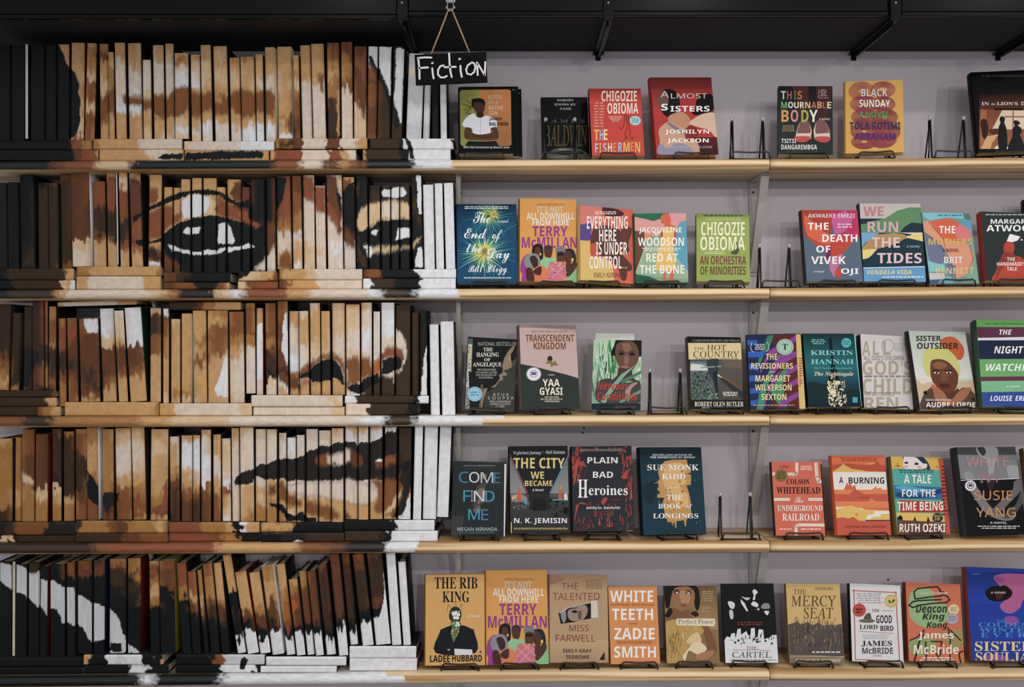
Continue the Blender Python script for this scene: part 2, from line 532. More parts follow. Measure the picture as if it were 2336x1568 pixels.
# painted shapes that run across the books (row frame, colour, outline)
SHAPES = '''1a k -50,-50 575,80 596,95 640,200 660,290 700,330 730,350 772,420 800,510 790,580 815,660 800,740 808,830 800,930 765,985 725,1030 690,1065 -50,1065
1a b 1230,600 1290,600 1420,612 1440,650 1530,640 1545,612 1640,580 1660,640 1740,560 1765,530 1895,520 1930,560 2020,600 2120,560 2132,640 2180,668 2300,700 2300,800 2160,800 2120,740 2040,800 1990,830 1930,800 1880,730 1850,800 1780,812 1720,812 1640,850 1560,830 1540,740 1450,760 1430,700 1290,720 1240,660
1b b -10,600 40,620 80,590 150,520 250,545 300,580 390,540 470,530 512,600 505,830 440,780 330,760 280,800 200,820 130,760 80,730 -10,760
1b m 655,760 690,740 690,990 650,940 640,850
1b b 920,400 985,380 990,590 965,560 940,500
1b t 1110,520 1150,540 1150,1000 1115,1000 1125,760
1b d 1050,620 1090,640 1120,800 1110,1000 1030,1000 1035,700
1b m 1290,300 1340,330 1400,560 1405,860 1370,790 1330,640 1310,480
1b w 1425,110 1526,112 1532,340 1505,330 1470,240 1430,190
1b w 1530,110 1662,112 1648,610 1592,450 1536,340
1b k 1430,200 1470,220 1505,320 1540,335 1595,450 1648,620 1645,720 1560,480 1530,440 1500,350 1440,280
1b w 1702,140 1730,118 1770,135 1792,130 1756,890 1720,780 1692,690 1682,600 1692,450 1700,300
1b b 1422,260 1450,300 1505,370 1505,460 1422,440
1b k 1800,1010 1840,1040 1870,1140 1890,1230 1850,1225 1820,1120 1790,1020
1a k 1590,1235 1650,1200 1770,1188 1840,1190 1840,1250 1590,1250
1b k -380,1160 -300,1170 -100,1145 380,1150 400,1180 380,1215 -380,1235
1b d 560,1050 700,1045 700,1080 640,1110 560,1100
2a d 330,740 352,1060 205,1060 250,950 300,880
2a m 1296,190 1406,190 1436,790 1322,790 1302,500
2a r 1490,255 1570,262 1592,340 1575,420 1490,440
2a r 1325,610 1420,570 1490,520 1622,450 1730,430 1742,520 1822,530 1800,602 1640,690 1604,750 1480,800 1325,790
2a l 1825,330 2110,320 2175,400 2175,560 1820,580
2a k 1335,560 1480,470 1622,390 1720,340 1820,300 1950,285 2080,275 2180,290 2280,335 2340,378 2420,420 2420,470 2336,418 2250,370 2170,330 2050,325 1920,325 1800,370 1650,430 1520,480 1400,560 1340,602
2a w 1830,400 1910,340 2030,330 2100,350 2112,420 2080,500 2030,522 1930,572 1850,560 1822,480
2a r 2180,345 2280,382 2336,430 2392,460 2420,480 2424,610 2336,575 2270,562 2180,532
2b m 60,210 128,180 222,260 222,370 130,402 0,332 40,280
2b k -10,338 80,400 132,400 222,380 222,500 132,470 60,420 -10,380
2b r 130,470 212,500 222,560 345,636 282,690 222,642 130,602
2a k 1640,720 1722,670 1820,600 1930,570 2040,545 2170,535 2280,562 2336,580 2424,605 2520,655 2575,690 2640,640 2680,640 2660,930 2530,1095 1820,1095 1740,1000 1680,950 1640,850
2a w 1845,690 1880,660 1960,655 2010,662 2000,710 1930,730 1850,722
2a w 2195,620 2260,606 2320,650 2336,700 2355,800 2335,825 2190,822 2190,700
2a k 2190,825 2360,825 2360,845 2190,850
2a w 1680,822 1730,840 1812,862 1920,898 2030,900 2110,880 2170,888 2260,865 2336,850 2422,848 2495,820 2558,845 2520,872 2392,885 2300,912 2270,892 2180,922 2050,936 1930,932 1820,912 1730,892
2a k 1368,790 1440,780 1530,800 1622,750 1622,800 1500,822 1440,860 1380,832
2a d 1488,850 1560,848 1602,960 1590,1005 1480,962
2a w 1508,1000 1606,1000 1606,1032 1500,1032
2a m 1640,920 1722,970 1812,1040 1812,1092 1640,1092
2b m 390,600 470,570 480,820 432,890 386,902
2b c 380,960 470,830 482,1085 250,1090 330,1020
2b k 478,140 592,150 572,290 542,400 482,505
2b b 600,880 642,950 642,1066 500,1066 530,980
2b r 745,130 862,132 867,400 810,390 747,362
2b r 868,235 972,235 978,530 930,510 880,480
2b m 988,130 1082,140 1102,260 1142,380 1147,600 1142,700 1110,720 1050,600 1000,510 990,400
2b r 988,380 1060,470 1110,570 1110,715 1050,600 990,510
2b k 1080,260 1142,350 1147,560 1100,400
2b l 1100,140 1145,130 1150,330 1112,240
2b k 1268,180 1268,722 1200,690 1160,640 1155,330 1180,260 1212,230
2b m 1163,650 1268,730 1280,880 1200,850 1168,800
2b c 1163,835 1280,890 1290,1070 1163,1070
2b l 1395,422 1530,390 1622,370 1722,380 1830,420 1836,575 1722,580 1580,580 1480,612 1420,662 1322,712 1295,642 1300,560 1340,450
2b c 1535,400 1722,385 1722,575 1600,575 1540,560
2b w 1535,305 1570,262 1630,270 1680,250 1760,250 1802,300 1790,330 1730,350 1680,366 1630,350 1560,340
2b d 1290,780 1400,1000 1406,1066 1330,1066 1288,900
2b k 1420,680 1500,602 1640,576 1830,576 1920,600 1962,680 1952,760 1862,860 1852,1066 1410,1066 1400,940 1360,832 1288,722 1340,690
2b w 1440,700 1480,676 1512,685 1490,722 1440,732
2b w 1700,655 1840,660 1846,740 1780,760 1740,780 1680,786 1700,740
2b l 1350,830 1440,852 1500,835 1540,850 1650,860 1730,850 1840,840 1900,790 1952,760 1930,802 1870,850 1740,872 1640,902 1550,912 1450,902 1440,950 1410,962 1390,880
2b w 1350,830 1440,852 1450,902 1440,950 1410,962 1390,880
2b d 1850,440 1900,300 1905,520 1950,540 1955,660 1900,600
2b w 1895,128 1948,128 1954,520 1920,532 1900,300
2b w 1912,860 1954,850 1965,1064 1880,1064 1880,960
2b k 40,1095 230,1095 180,1160 100,1180 80,1270 20,1270
3a w 840,295 985,295 985,440 880,445 850,400
3a n 200,600 300,590 395,630 390,720 340,780 300,960 215,990
3a w 2288,600 2294,1090 2180,1082 2160,1000 2240,750
3a l 2236,700 2290,560 2290,640 2200,860
3b w 290,360 346,330 346,900 280,900
3b d 385,620 470,700 492,900 402,850
3b k 386,790 440,840 482,900 470,915 400,850
3b w 572,250 602,230 608,790 570,700 545,620 550,400
3b m 500,800 600,850 716,880 716,1000 620,986 520,942
3b b 610,830 700,850 800,740 850,720 930,680 1030,640 1120,670 1172,760 1166,870 1100,722 1030,700 930,732 850,770 822,850 716,902 610,902
3b t 825,945 1030,925 1042,900 1100,890 1172,990 1176,1052 825,1052
3b k 715,890 760,850 815,830 850,770 920,735 1030,690 1090,722 1130,790 1152,870 1168,972 1140,960 1100,890 1042,896 1030,922 940,926 920,936 850,932 815,902
3b o 725,912 812,906 812,960 730,976
3b b 1188,702 1310,680 1332,720 1332,900 1300,962 1200,962
3b b 1336,692 1420,680 1448,780 1442,872 1340,922
3b o 1461,722 1532,680 1532,832 1461,872
3b d 1336,960 1536,900 1536,1060 1336,1060
3b k 1200,972 1300,945 1332,960 1350,910 1440,872 1480,850 1522,840 1526,940 1450,965 1320,1056 1230,1022
3b r 1532,642 1600,580 1690,580 1752,622 1765,702 1700,670 1560,712 1532,722
3b d 1535,860 1672,880 1672,1060 1535,1060
3b c 1682,395 1730,430 1792,530 1802,640 1782,760 1722,852 1640,892 1588,862 1610,832 1700,832 1746,770 1766,680 1752,612 1682,580
3b k 1545,722 1600,700 1690,675 1742,702 1752,752 1722,802 1660,832 1580,852 1545,862
3b w 1985,600 2005,560 2005,1062 1938,1062 1945,880 1960,780
3b w 1172,1060 1270,1065 1300,1140 1172,1142
4a l 220,540 300,600 345,640 348,712 280,690 220,652
4a k 870,540 930,622 1002,722 1002,902 940,880 880,822
4a n 1040,760 1145,760 1145,900 1060,960 1030,860
4a k 1160,780 1200,770 1190,850 1160,860
4a r 1640,700 1690,620 1692,960 1600,990 1550,930 1640,880
4a n 480,1120 560,1075 640,1100 746,1150 746,1190 420,1190
4b n 70,640 120,570 260,530 320,480 380,490 500,430 580,430 680,420 770,390 790,360 890,320 930,300 1030,290 1060,272 1160,270 1180,255 1270,255 1300,300 1320,260 1400,262 1416,270 1540,220 1562,180 1702,160 1702,660 1560,642 1420,642 1300,652 1160,632 1040,650 900,652 780,652 680,642 600,662 560,622 390,640 380,640 270,600 250,662 150,690 80,690
4b b 900,400 1040,380 1082,490 900,490 870,450
4b c 985,400 1040,400 1110,370 1170,370 1190,322 1240,330 1250,430 1200,470 1080,490 1030,460
4b m 1232,330 1300,360 1362,400 1362,490 1300,522 1270,522 1240,450
4b r 1480,440 1570,420 1692,380 1692,460 1560,512 1490,490
4b w 1486,430 1545,425 1545,460 1500,465
4b c 590,700 680,680 780,666 900,660 1040,660 1170,640 1222,620 1282,660 1400,690 1500,730 1512,800 1460,872 1360,892 1250,872 1160,860 1040,832 900,802 780,790 650,780 600,742
4b b 1420,642 1700,632 1752,660 1692,780 1622,902 1560,962 1480,982 1470,920 1522,820 1500,730
4b m 400,702 470,690 482,800 430,780
4b b 500,680 560,660 602,780 660,800 742,850 742,902 620,902 520,842
4b b 790,850 880,870 960,910 1030,920 1110,970 1122,1022 1040,1052 900,990 780,970 790,902
4b m 1170,950 1252,990 1240,1022 1170,1022
4b k 420,860 500,880 552,900 602,970 680,1002 700,970 760,970 800,1012 882,1022 882,1058 600,1058 560,980 470,910 430,902
4b l 1690,780 1756,750 1702,900 1600,1002 1570,990 1640,880
4b n 1722,620 1832,480 1842,620 1812,780 1782,900 1742,1002 1650,1018 1682,960 1742,850 1762,700
4b w 1800,850 1832,740 1842,1012 1740,1012 1782,930
4b k 30,1090 100,1080 170,1110 140,1140 60,1130
4b k 60,1165 300,1200 300,1266 230,1266 160,1220
4b t 326,1068 640,1068 680,1090 640,1150 326,1160
4b w 640,1260 700,1245 760,1255 700,1275
5a a -10,195 100,220 160,225 262,262 282,312 402,290 402,370 500,386 550,390 642,462 742,450 772,532 830,540 922,602 1042,642 1102,650 1202,780 1232,900 1292,1022 1402,1092 1402,1112 1060,1112 1102,1010 1060,970 930,1012 890,980 850,870 780,820 742,850 690,800 620,812 582,680 510,670 470,732 402,612 382,652 330,612 270,540 240,520 150,500 112,470 -10,390
5a k 1112,1012 1222,1012 1222,1102 1092,1092
5a d 280,200 402,200 395,280 340,320 290,300
5a d 1100,250 1262,260 1262,440 1180,470 1100,430
5a g 1340,330 1412,300 1412,420 1360,400
5a r 1500,220 1580,230 1580,330 1540,370 1505,330
5b m 590,560 640,520 680,720 580,720
5b o 740,600 790,620 800,780 750,800
5b o 800,560 860,560 880,640 820,760
5b k 1500,700 1620,680 1720,660 1730,480 1745,560 1700,740 1620,760 1600,800 1500,760
5b w 1740,110 1745,560 1700,740 1640,760 1640,1036 1815,1036
5b k 300,1170 340,1155 380,1190 330,1280 290,1270'''

CW, CH = 1240, 1580
OVR = np.zeros((CH, CW, 4))
def wobble(x, y, amp=1.0):
    dx = (vnoise(x / 4.0, y / 9.0) - .5) * 3.2 + (vnoise(x / 13 + 9, y / 17 + 4) - .5) * 4.0
    dy = (vnoise(x / 3.0 + 31, y / 8.0 + 7) - .5) * 5.5 + (vnoise(x / 15 + 3, y / 12 + 20) - .5) * 4.5
    return dx * amp, dy * amp
def inpoly(x, y, poly):
    ins = np.zeros(x.shape, bool)
    n = len(poly)
    for i in range(n):
        x0, y0 = poly[i]; x1, y1 = poly[(i + 1) % n]
        if y0 == y1: continue
        c = ((y0 > y) != (y1 > y)) & (x < (x1 - x0) * (y - y0) / (y1 - y0) + x0)
        ins ^= c
    return ins
for ln in SHAPES.split('\n'):
    seg, colk, *pts = ln.split()
    ox, oy, s = SEG[seg]
    poly = [(ox + float(a) / s, oy + float(b_) / s) for a, b_ in (q.split(',') for q in pts)]
    xs = [p[0] for p in poly]; ys = [p[1] for p in poly]
    x0, x1 = max(0, int(min(xs)) - 6), min(CW, int(max(xs)) + 7)
    y0, y1 = max(0, int(min(ys)) - 6), min(CH, int(max(ys)) + 7)
    if x1 <= x0 or y1 <= y0: continue
    gx, gy = np.meshgrid(np.arange(x0, x1) + .5, np.arange(y0, y1) + .5)
    crisp = colk in 'kwan'
    dx, dy = wobble(gx, gy, .75 if crisp else 1.25)
    if not crisp: dy = dy + (vnoise(gx / 1.6 + 5, gy / 22) - .5) * 5
    acc = np.zeros(gx.shape)
    jit = ((-.25, -.25), (.25, .25), (-.25, .25), (.25, -.25)) if crisp else ((-2, -4), (1.5, 3), (-.8, 1.5), (2, -1.5), (0, 0), (-1.5, 5), (.8, -5), (1, 0))
    for sx, sy in jit:
        acc += inpoly(gx + dx + sx, gy + dy + sy, poly)
    acc /= len(jit)
    v = 1 + (vnoise(gx / 2.5, gy / 26) - .5) * .22
    col = PAL[colk][None, None, :] * v[..., None]
    reg = OVR[y0:y1, x0:x1]
    a = acc[..., None]
    reg[..., :3] = reg[..., :3] * (1 - a) + col * a
    reg[..., 3:] = np.maximum(reg[..., 3:], a)
def overlay(px, py):
    xi = np.clip(px.astype(int), 0, CW - 1); yi = np.clip(py.astype(int), 0, CH - 1)
    o = OVR[yi, xi].copy()
    o[(px < 0) | (px >= CW)] = 0
    return o
def base_paint(letters, t, cross, px, py):
    """t runs 0..1 along the letters; edges are brushed by streaky noise"""
    n = len(letters)
    tab = np.array([PAL[c] for c in letters])
    u = t * (n - 1) + (vnoise(cross * 3.2 + px * .11, t * 3 + px * .03) - .5) * .9 + (vnoise(px / 1.7, py / 22 + 5) - .5) * .2 + (vnoise(px / 9, py / 12 + 15) - .5) * .9
    u = np.clip(u, 0, n - 1 - 1e-6)
    i = u.astype(int); fr = u - i
    lum = np.sqrt(tab).mean(1)
    hw = np.where(np.abs(lum[np.minimum(i + 1, n - 1)] - lum[i]) > .42, .09, .32)
    fr = np.clip((fr - .5 + hw) / (2 * hw), 0, 1); fr = fr * fr * (3 - 2 * fr)
    c = tab[i] * (1 - fr[..., None]) + tab[np.minimum(i + 1, n - 1)] * fr[..., None]
    v = 1 + (vnoise(px / 2.2 + 40, py / 34) - .5) * .09 + (vnoise(px / 8, py / 8 + 77) - .5) * .16
    return c * v[..., None]
# a shelf line is given by its nose height at the picture's left edge, at the joint and at the right edge
SHELF_T = [(366, 361, 358), (661, 657, 653), (952, 948, 947), (1243, 1237.5, 1236), (1548, 1532, 1533)]
SHELF_H = 0.0275
def shelf_z(row, x):
    a, b_, c = (P3(0, q, 0.0)[1] for q in SHELF_T[row])
    xa, xb, xc = P3(0, 0, 0)[0], P3(1757, 0, 0)[0], P3(2336, 0, 0)[0]
    if x < xb: return a + (b_ - a) * (x - xa) / (xb - xa)
    return b_ + (c - b_) * (x - xb) / (xc - xb)
NUM = 'first second third fourth fifth sixth seventh eighth ninth tenth eleventh twelfth thirteenth fourteenth fifteenth sixteenth seventeenth eighteenth nineteenth'.split()
def ordinal(i):
    i += 1
    if i < 20: return NUM[i - 1]
    t_ = {2: 'twent', 3: 'thirt', 4: 'fort', 5: 'fift'}[i // 10]
    return t_ + 'ieth' if i % 10 == 0 else t_ + 'y-' + NUM[i % 10 - 1]
ROWN = ['top', 'second', 'middle', 'fourth', 'bottom']
def nearest_name(c):
    ks = 'kdmrgtlcw'
    d = [np.abs(np.sqrt(PAL[k]) - np.sqrt(np.maximum(c, 0))).sum() for k in ks]
    return CNAME[ks[int(np.argmin(d))]]
def describe(cols, word):
    out = []
    for q in cols:
        nm = nearest_name(q)
        if not out or out[-1] != nm: out.append(nm)
    if len(out) == 1: return 'all ' + out[0]
    return (' ' + word + ' ').join(out)

NB = [None, None]
def spine_grid(mb, W, H, depth, letters, Rm, loc, along_z, force, hard):
    """painted spine in the local plane y = 0 (x across, z up), with softened edges"""
    nx = max(4, int(W * 880 / 2.0)); nz = max(4, int(H * 880 / 2.0))
    xs = np.linspace(-W / 2, W / 2, nx + 1); zs = np.linspace(0, H, nz + 1)
    gx, gz = np.meshgrid(xs, zs)
    e = np.minimum(np.minimum(gx + W / 2, W / 2 - gx), np.where(along_z, 1.0, np.minimum(gz, H - gz)))
    rr = min(.004, min(W, H) * .22)
    bulge = np.clip(1 - e / rr, 0, 1)
    gy = rr * (1 - np.sqrt(np.maximum(0, 1 - bulge ** 2)))
    pts = np.stack([gx, gy, gz], -1).reshape(-1, 3)
    wp = pts @ np.array(Rm).T + np.array(loc)
    px, py = proj(wp[:, 0], wp[:, 1], wp[:, 2])
    if along_z:
        t = 1 - pts[:, 2] / H; cr_ = pts[:, 0] / W
    else:
        t = pts[:, 0] / W + .5; cr_ = pts[:, 2] / H
    col = base_paint(letters, t, cr_, px, py)
    for nb, sg in ((NB[0], -1), (NB[1], 1)):         # wet paint carried over from the neighbouring spine
        if nb is None or force: continue
        c2 = base_paint(nb[2], np.clip((py - nb[0]) / (nb[1] - nb[0]), 0, 1), cr_ + 1, px, py)
        wgt = np.clip(cr_ * sg * 2, 0, 1) ** 1.3 * .5
        df = np.abs(np.sqrt(c2) - np.sqrt(col)).mean(1)
        wgt = wgt * np.clip((.34 - df) / .1, 0, 1)
        col = col * (1 - wgt[:, None]) + c2 * wgt[:, None]
    if not force:
        ov = overlay(px, py)
        col = col * (1 - ov[:, 3:]) + ov[:, :3] * ov[:, 3:]
    idx = np.arange((nx + 1) * (nz + 1)).reshape(nz + 1, nx + 1)
    q = np.stack([idx[:-1, :-1], idx[:-1, 1:], idx[1:, 1:], idx[1:, :-1]], -1).reshape(-1, 4)
    mb.add(pts.tolist(), q.tolist(), np.concatenate([col, np.ones((len(col), 1))], 1).tolist())
    return col.reshape(nz + 1, nx + 1, 3), rr
PAPER = s2l((206, 196, 172))
def painted_book(loc, roll, W, H, depth, letters, along_z, force=False, side=None, name='painted_book'):
    Rm = Matrix.Rotation(roll, 3, 'Y')
    root = empty(name, Matrix.Translation(loc) @ Rm.to_4x4())
    mb = MB()
    colg, rr = spine_grid(mb, W, H, depth, letters, Rm, loc, along_z, force, True)
    sc_ = PAL[side] if side else PAL[random.choice('kkkn')]  # default sides near black: shade of the gaps put into the colour
    tb = min(.0022, (W if along_z else H) * .16)
    lo = rr * .98
    if along_z:
        mb.box(-W / 2, -W / 2 + tb, lo, depth, 0, H, sc_)
        mb.box(W / 2 - tb, W / 2, lo, depth, 0, H, sc_)
        mb.box(-W / 2 + tb, W / 2 - tb, lo, lo + .0015, 0, H, sc_)
    else:
        mb.box(-W / 2, W / 2, lo, depth, 0, tb, sc_)
        mb.box(-W / 2, W / 2, lo, depth, H - tb, H, sc_)
        mb.box(-W / 2, W / 2, lo, lo + .0015, tb, H - tb, sc_)
    mb.build('cover', M_PAINT, root, True)
    pg = MB()
    ins = .003
    if along_z:
        pg.box(-W / 2 + tb, W / 2 - tb, lo + .0015, depth - ins, ins * .6, H - ins, PAPER)
    else:
        pg.box(-W / 2 + ins, W / 2 - ins, lo + .0015, depth - ins, tb, H - tb, PAPER)
    pg.build('page_block', M_PAGES, root)
    return root, colg

for row in range(5):
    R_ = str(row + 1)
    flats = []
    for seg in (R_ + 'a', R_ + 'b'):
        ox, oy, s = SEG[seg]
        for ln in FLAT[seg].split('\n'):
            q = ln.split()
            x0, x1, y0, y1 = (float(v) for v in q[:4])
            flats.append([ox + x0 / s, ox + x1 / s, oy + y0 / s, oy + y1 / s, int(q[4]), q[5]])
    tops = []                                        # (x0, x1, top z) of everything that can carry a book
    def support(xa, xb, z):
        best = None
        for (a, b_, t_) in tops:
            if min(xb, b_) - max(xa, a) > .004 and t_ < z + .02 and (best is None or t_ > best): best = t_
        sh = max(shelf_z(row, xa), shelf_z(row, xb))
        return max(best, sh) if best is not None else sh
    cnt = {}
    ups = []
    for seg in (R_ + 'a', R_ + 'b'):
        ox, oy, s = SEG[seg]
        for ln in UP[seg].split('\n'):
            q = ln.split()
            v = [float(a) for a in q[:4]]
            let = q[4]; rest = q[5:]
            bx = [v[0], v[1]]
            nums = [a for a in rest if a.lstrip('-').replace('.', '').isdigit()]
            if len(nums) == 2: bx = [float(a) for a in nums]
            force = '!' in rest
            side = next((a for a in rest if a.isalpha()), None)
            ups.append([ox + v[0] / s, ox + v[1] / s, ox + bx[0] / s, ox + bx[1] / s, oy + v[2] / s, oy + v[3] / s, let, force, side])
    def lay_flat(F):
        x0, x1, y0, y1, lay, let = F
        ys = .02 + random.uniform(-.004, .006) + (.012 if lay == 3 else 0)
        xa, zt = P3(x0, y0, ys); xb, zb = P3(x1, y1, ys)
        sup = support(xa + .006, xb - .006, zb)
        if abs(sup - zb) < .02: zb = sup + .0004
        roll = 0
        if lay == 3 and x0 < 200: roll = -.028; zb += .004
        ln_mid = let
        root, cg = painted_book((.5 * (xa + xb), ys, zb), roll, xb - xa, max(.010, zt - zb - .0006), random.uniform(.135, .15), let, False)
        tops.append((xa, xb, zb + max(.010, zt - zb - .0006)))
        m = cg.shape[1]
        vis = [k for k in (int(m * .12), int(m * .5), int(m * .88))]
        if x0 < 0: vis = [int(m * ((0 - x0) / (x1 - x0) * (1 - f_) + f_)) for f_ in (.12, .5, .88)]
        nm = describe([cg[:, max(0, k - 8):k + 8].mean((0, 1)) for k in vis], 'to')
        cnt[lay] = cnt.get(lay, -1) + 1
        where = {0: 'lowest layer', 1: 'layer under the upright spines' if row != 2 else 'middle layer', 2: 'topmost of the left pile', 3: 'lying on top of upright spines'}[lay]
        lab = {0: f'flat {nm} book, {ordinal(cnt[lay])} from left, lying directly on {ROWN[row]} shelf',
               1: f'flat {nm} book, {ordinal(cnt[lay])} from left, upper flat layer, {ROWN[row]} shelf',
               2: f'flat {nm} book topping far-left flat pile, {ROWN[row]} shelf',
               3: f'flat {nm} book lying across upright books, {ordinal(cnt[lay])} from left, {ROWN[row]} shelf'}[lay]
        tag(root, lab, 'book', f'painted books lying flat on the {ROWN[row]} shelf')
    for F in sorted([f for f in flats if f[4] < 3], key=lambda f: (f[4], f[0])):
        lay_flat(F)
    for a, c in zip(ups, ups[1:]):                   # neighbours touch, never cross
        for i in (1, 3):
            ov = a[i] + 2.0 - c[i - 1]
            if ov > 0: a[i] -= ov / 2; c[i - 1] += ov / 2
        # a taller leaning neighbour must clear the shorter one's head
        hh = min(a[5] - a[4], c[5] - c[4])
        la, lc = (a[3] - a[1]) / (a[5] - a[4]), (c[2] - c[0]) / (c[5] - c[4])
        ov = max(0, (a[3] - la * hh) - (c[2] - lc * hh) + 2.0)
        a[1] -= ov / 2; c[0] += ov / 2
    k = 0
    for (t0, t1, b0, b1, yt, yb, let, force, side) in ups:
        ys = .031 + random.uniform(-.005, .006)
        xt0, zt = P3(t0, yt, .031); xt1, _ = P3(t1, yt, .031)
        xb0, zb = P3(b0, yb, .031); xb1, _ = P3(b1, yb, .031)
        sup = support(xb0 + .004, xb1 - .004, zb)
        if abs(sup - zb) < .022: zb = sup + .0004
        roll = math.atan2(.5 * (xt0 + xt1 - xb0 - xb1), zt - zb)
        W = .5 * ((xt1 - xt0) + (xb1 - xb0)) * math.cos(roll) - .0008
        H = (zt - zb) / math.cos(roll) - W * .5 * abs(math.sin(roll))
        lift = W * .5 * abs(math.sin(roll))
        NB[0] = ups[k - 1][4:7] if k and not ups[k - 1][7] else None
        NB[1] = ups[k + 1][4:7] if k + 1 < len(ups) and not ups[k + 1][7] else None
        root, cg = painted_book((.5 * (xb0 + xb1), ys, zb + lift), roll, W, H, random.uniform(.12, .15), let, True, force, side)
        m = cg.shape[0]
        nm = describe([cg[int(m * f_) - 6:int(m * f_) + 6].mean((0, 1)) for f_ in (.88, .5, .12)], 'over')
        tag(root, f'{nm} spine, {ordinal(k)} upright from left, painted {ROWN[row]} shelf', 'book', f'painted upright books on the {ROWN[row]} shelf')
        k += 1
    NB[:] = [None, None]
    for F in [f for f in flats if f[4] == 3]:
        a, b_ = P3(F[0], 0, .03)[0], P3(F[1], 0, .03)[0]
        zt = []
        for (t0, t1, b0, b1, yt, yb, *_r) in ups:
            if t1 > F[0] and t0 < F[1]: zt.append((P3(t0, 0, .03)[0], P3(t1, 0, .03)[0], P3(0, yt, .031)[1] + .001))
        tops += zt
        lay_flat(F)
# ------------------------------------------------------------------ setting: wall, black overhead beam, shelves, brackets
WALL_Y = 0.213
mb = MB()
mb.box(-2.6, 2.6, WALL_Y, WALL_Y + .06, -0.0, 2.75)
wall = tag(mb.build('wall_back', M_WALL), 'pale lavender-grey painted wall behind the shelves', 'wall', kind='structure')
hm = MB()
for (px, py) in ((1332, 977), (1330, 988), (2026, 1323)):
    x, z = P3(px, py, WALL_Y)
    hm.disc((x, WALL_Y - .0008, z), (0, 1, 0), .0032, .0015, 10)
hm.build('screw_hole', M_SCREW, wall)
mb = MB()
mb.box(-2.6, 2.6, -4.2, WALL_Y + .06, -0.06, 0.0)
fm, n, l, b = new_mat('grey_floor', .6, hexc('4a4642'), .3)
noise_bump(fm, 12, .1)
tag(mb.build('floor', fm), 'plain grey shop floor', 'floor', kind='structure')

BF = -0.10                                            # front of the black beam
xa, zL = P3(905, 42, BF); xm, zM = P3(1388, 37, BF); _, zR = P3(2040, 35, BF)
root = empty('overhead_beam', Matrix.Translation((0, BF, zM)), 'long black box beam running above all the shelves', 'beam')
def rel(mbx): return mbx
mb = MB(); mb.bbox(-2.6, 2.6, 0.006, WALL_Y - BF - .0005, .006, .62, .003)
mb.build('beam_body', M_BLACK, root)
mb = MB(); mb.box(-2.6, 2.6, .012, WALL_Y - BF - .001, 0.0, .006)
mb.build('underside_panel', M_SOFFIT, root)
mb = MB()
for (a, b_, dz) in ((-2.6, P3(905, 0, BF)[0], -.004), (P3(932, 0, BF)[0], P3(1377, 0, BF)[0], .004), (P3(1399, 0, BF)[0], P3(2026, 0, BF)[0], .004), (P3(2056, 0, BF)[0], 2.6, .003)):
    m2 = MB(); m2.bbox(a, b_, 0, .007, dz + .008, .6, .002); m2.build('front_panel', M_BLACK, root)
    m2 = MB(); m2.bbox(a, b_, -.004, .006, dz - .004, dz + .0065, .0012); m2.build('edge_lip', M_BLACK, root)

brk_lab = ['black strap hanger under the beam left of the hanging sign', 'black strap hanger with splayed foot above the red-covered paperbacks',
           'black strap hanger with thin arm above the yellow book with pink swirls', 'black strap hanger at the top right corner']
for i, px in enumerate((919, 1388, 2041, 2410)):
    x = P3(px, 0, BF)[0]
    root = empty('beam_bracket', Matrix.Translation((x, BF, zM)), brk_lab[i], 'bracket', 'hangers under the beam')
    m2 = MB(); m2.bbox(-.013, .013, -.009, -.0045, -.014, .5, .001); m2.build('strap', M_BLACK, root)
    m2 = MB(); m2.bbox(-.011, .011, -.0045, WALL_Y - BF - .02, -.010, -.0055, .001)
    m2.bbox(-.0025, .0025, .015, WALL_Y - BF - .02, -.022, -.010, .0006)
    m2.build('arm', M_BLACK, root)
    m2 = MB(); m2.bbox(-.015, .015, WALL_Y - BF - .022, WALL_Y - BF - .0005, -.012, -.0056, .0015)
    m2.bbox(-.007, .007, WALL_Y - BF - .004, WALL_Y - BF - .0005, -.026, -.010, .001); m2.build('wall_foot', M_BLACK, root)
    for zz in (.03, .05):
        m2 = MB(); m2.ball((-.004 + zz * .1, -.0098, zz), .0032, n=10); m2.build('screw', M_CHROME, root)

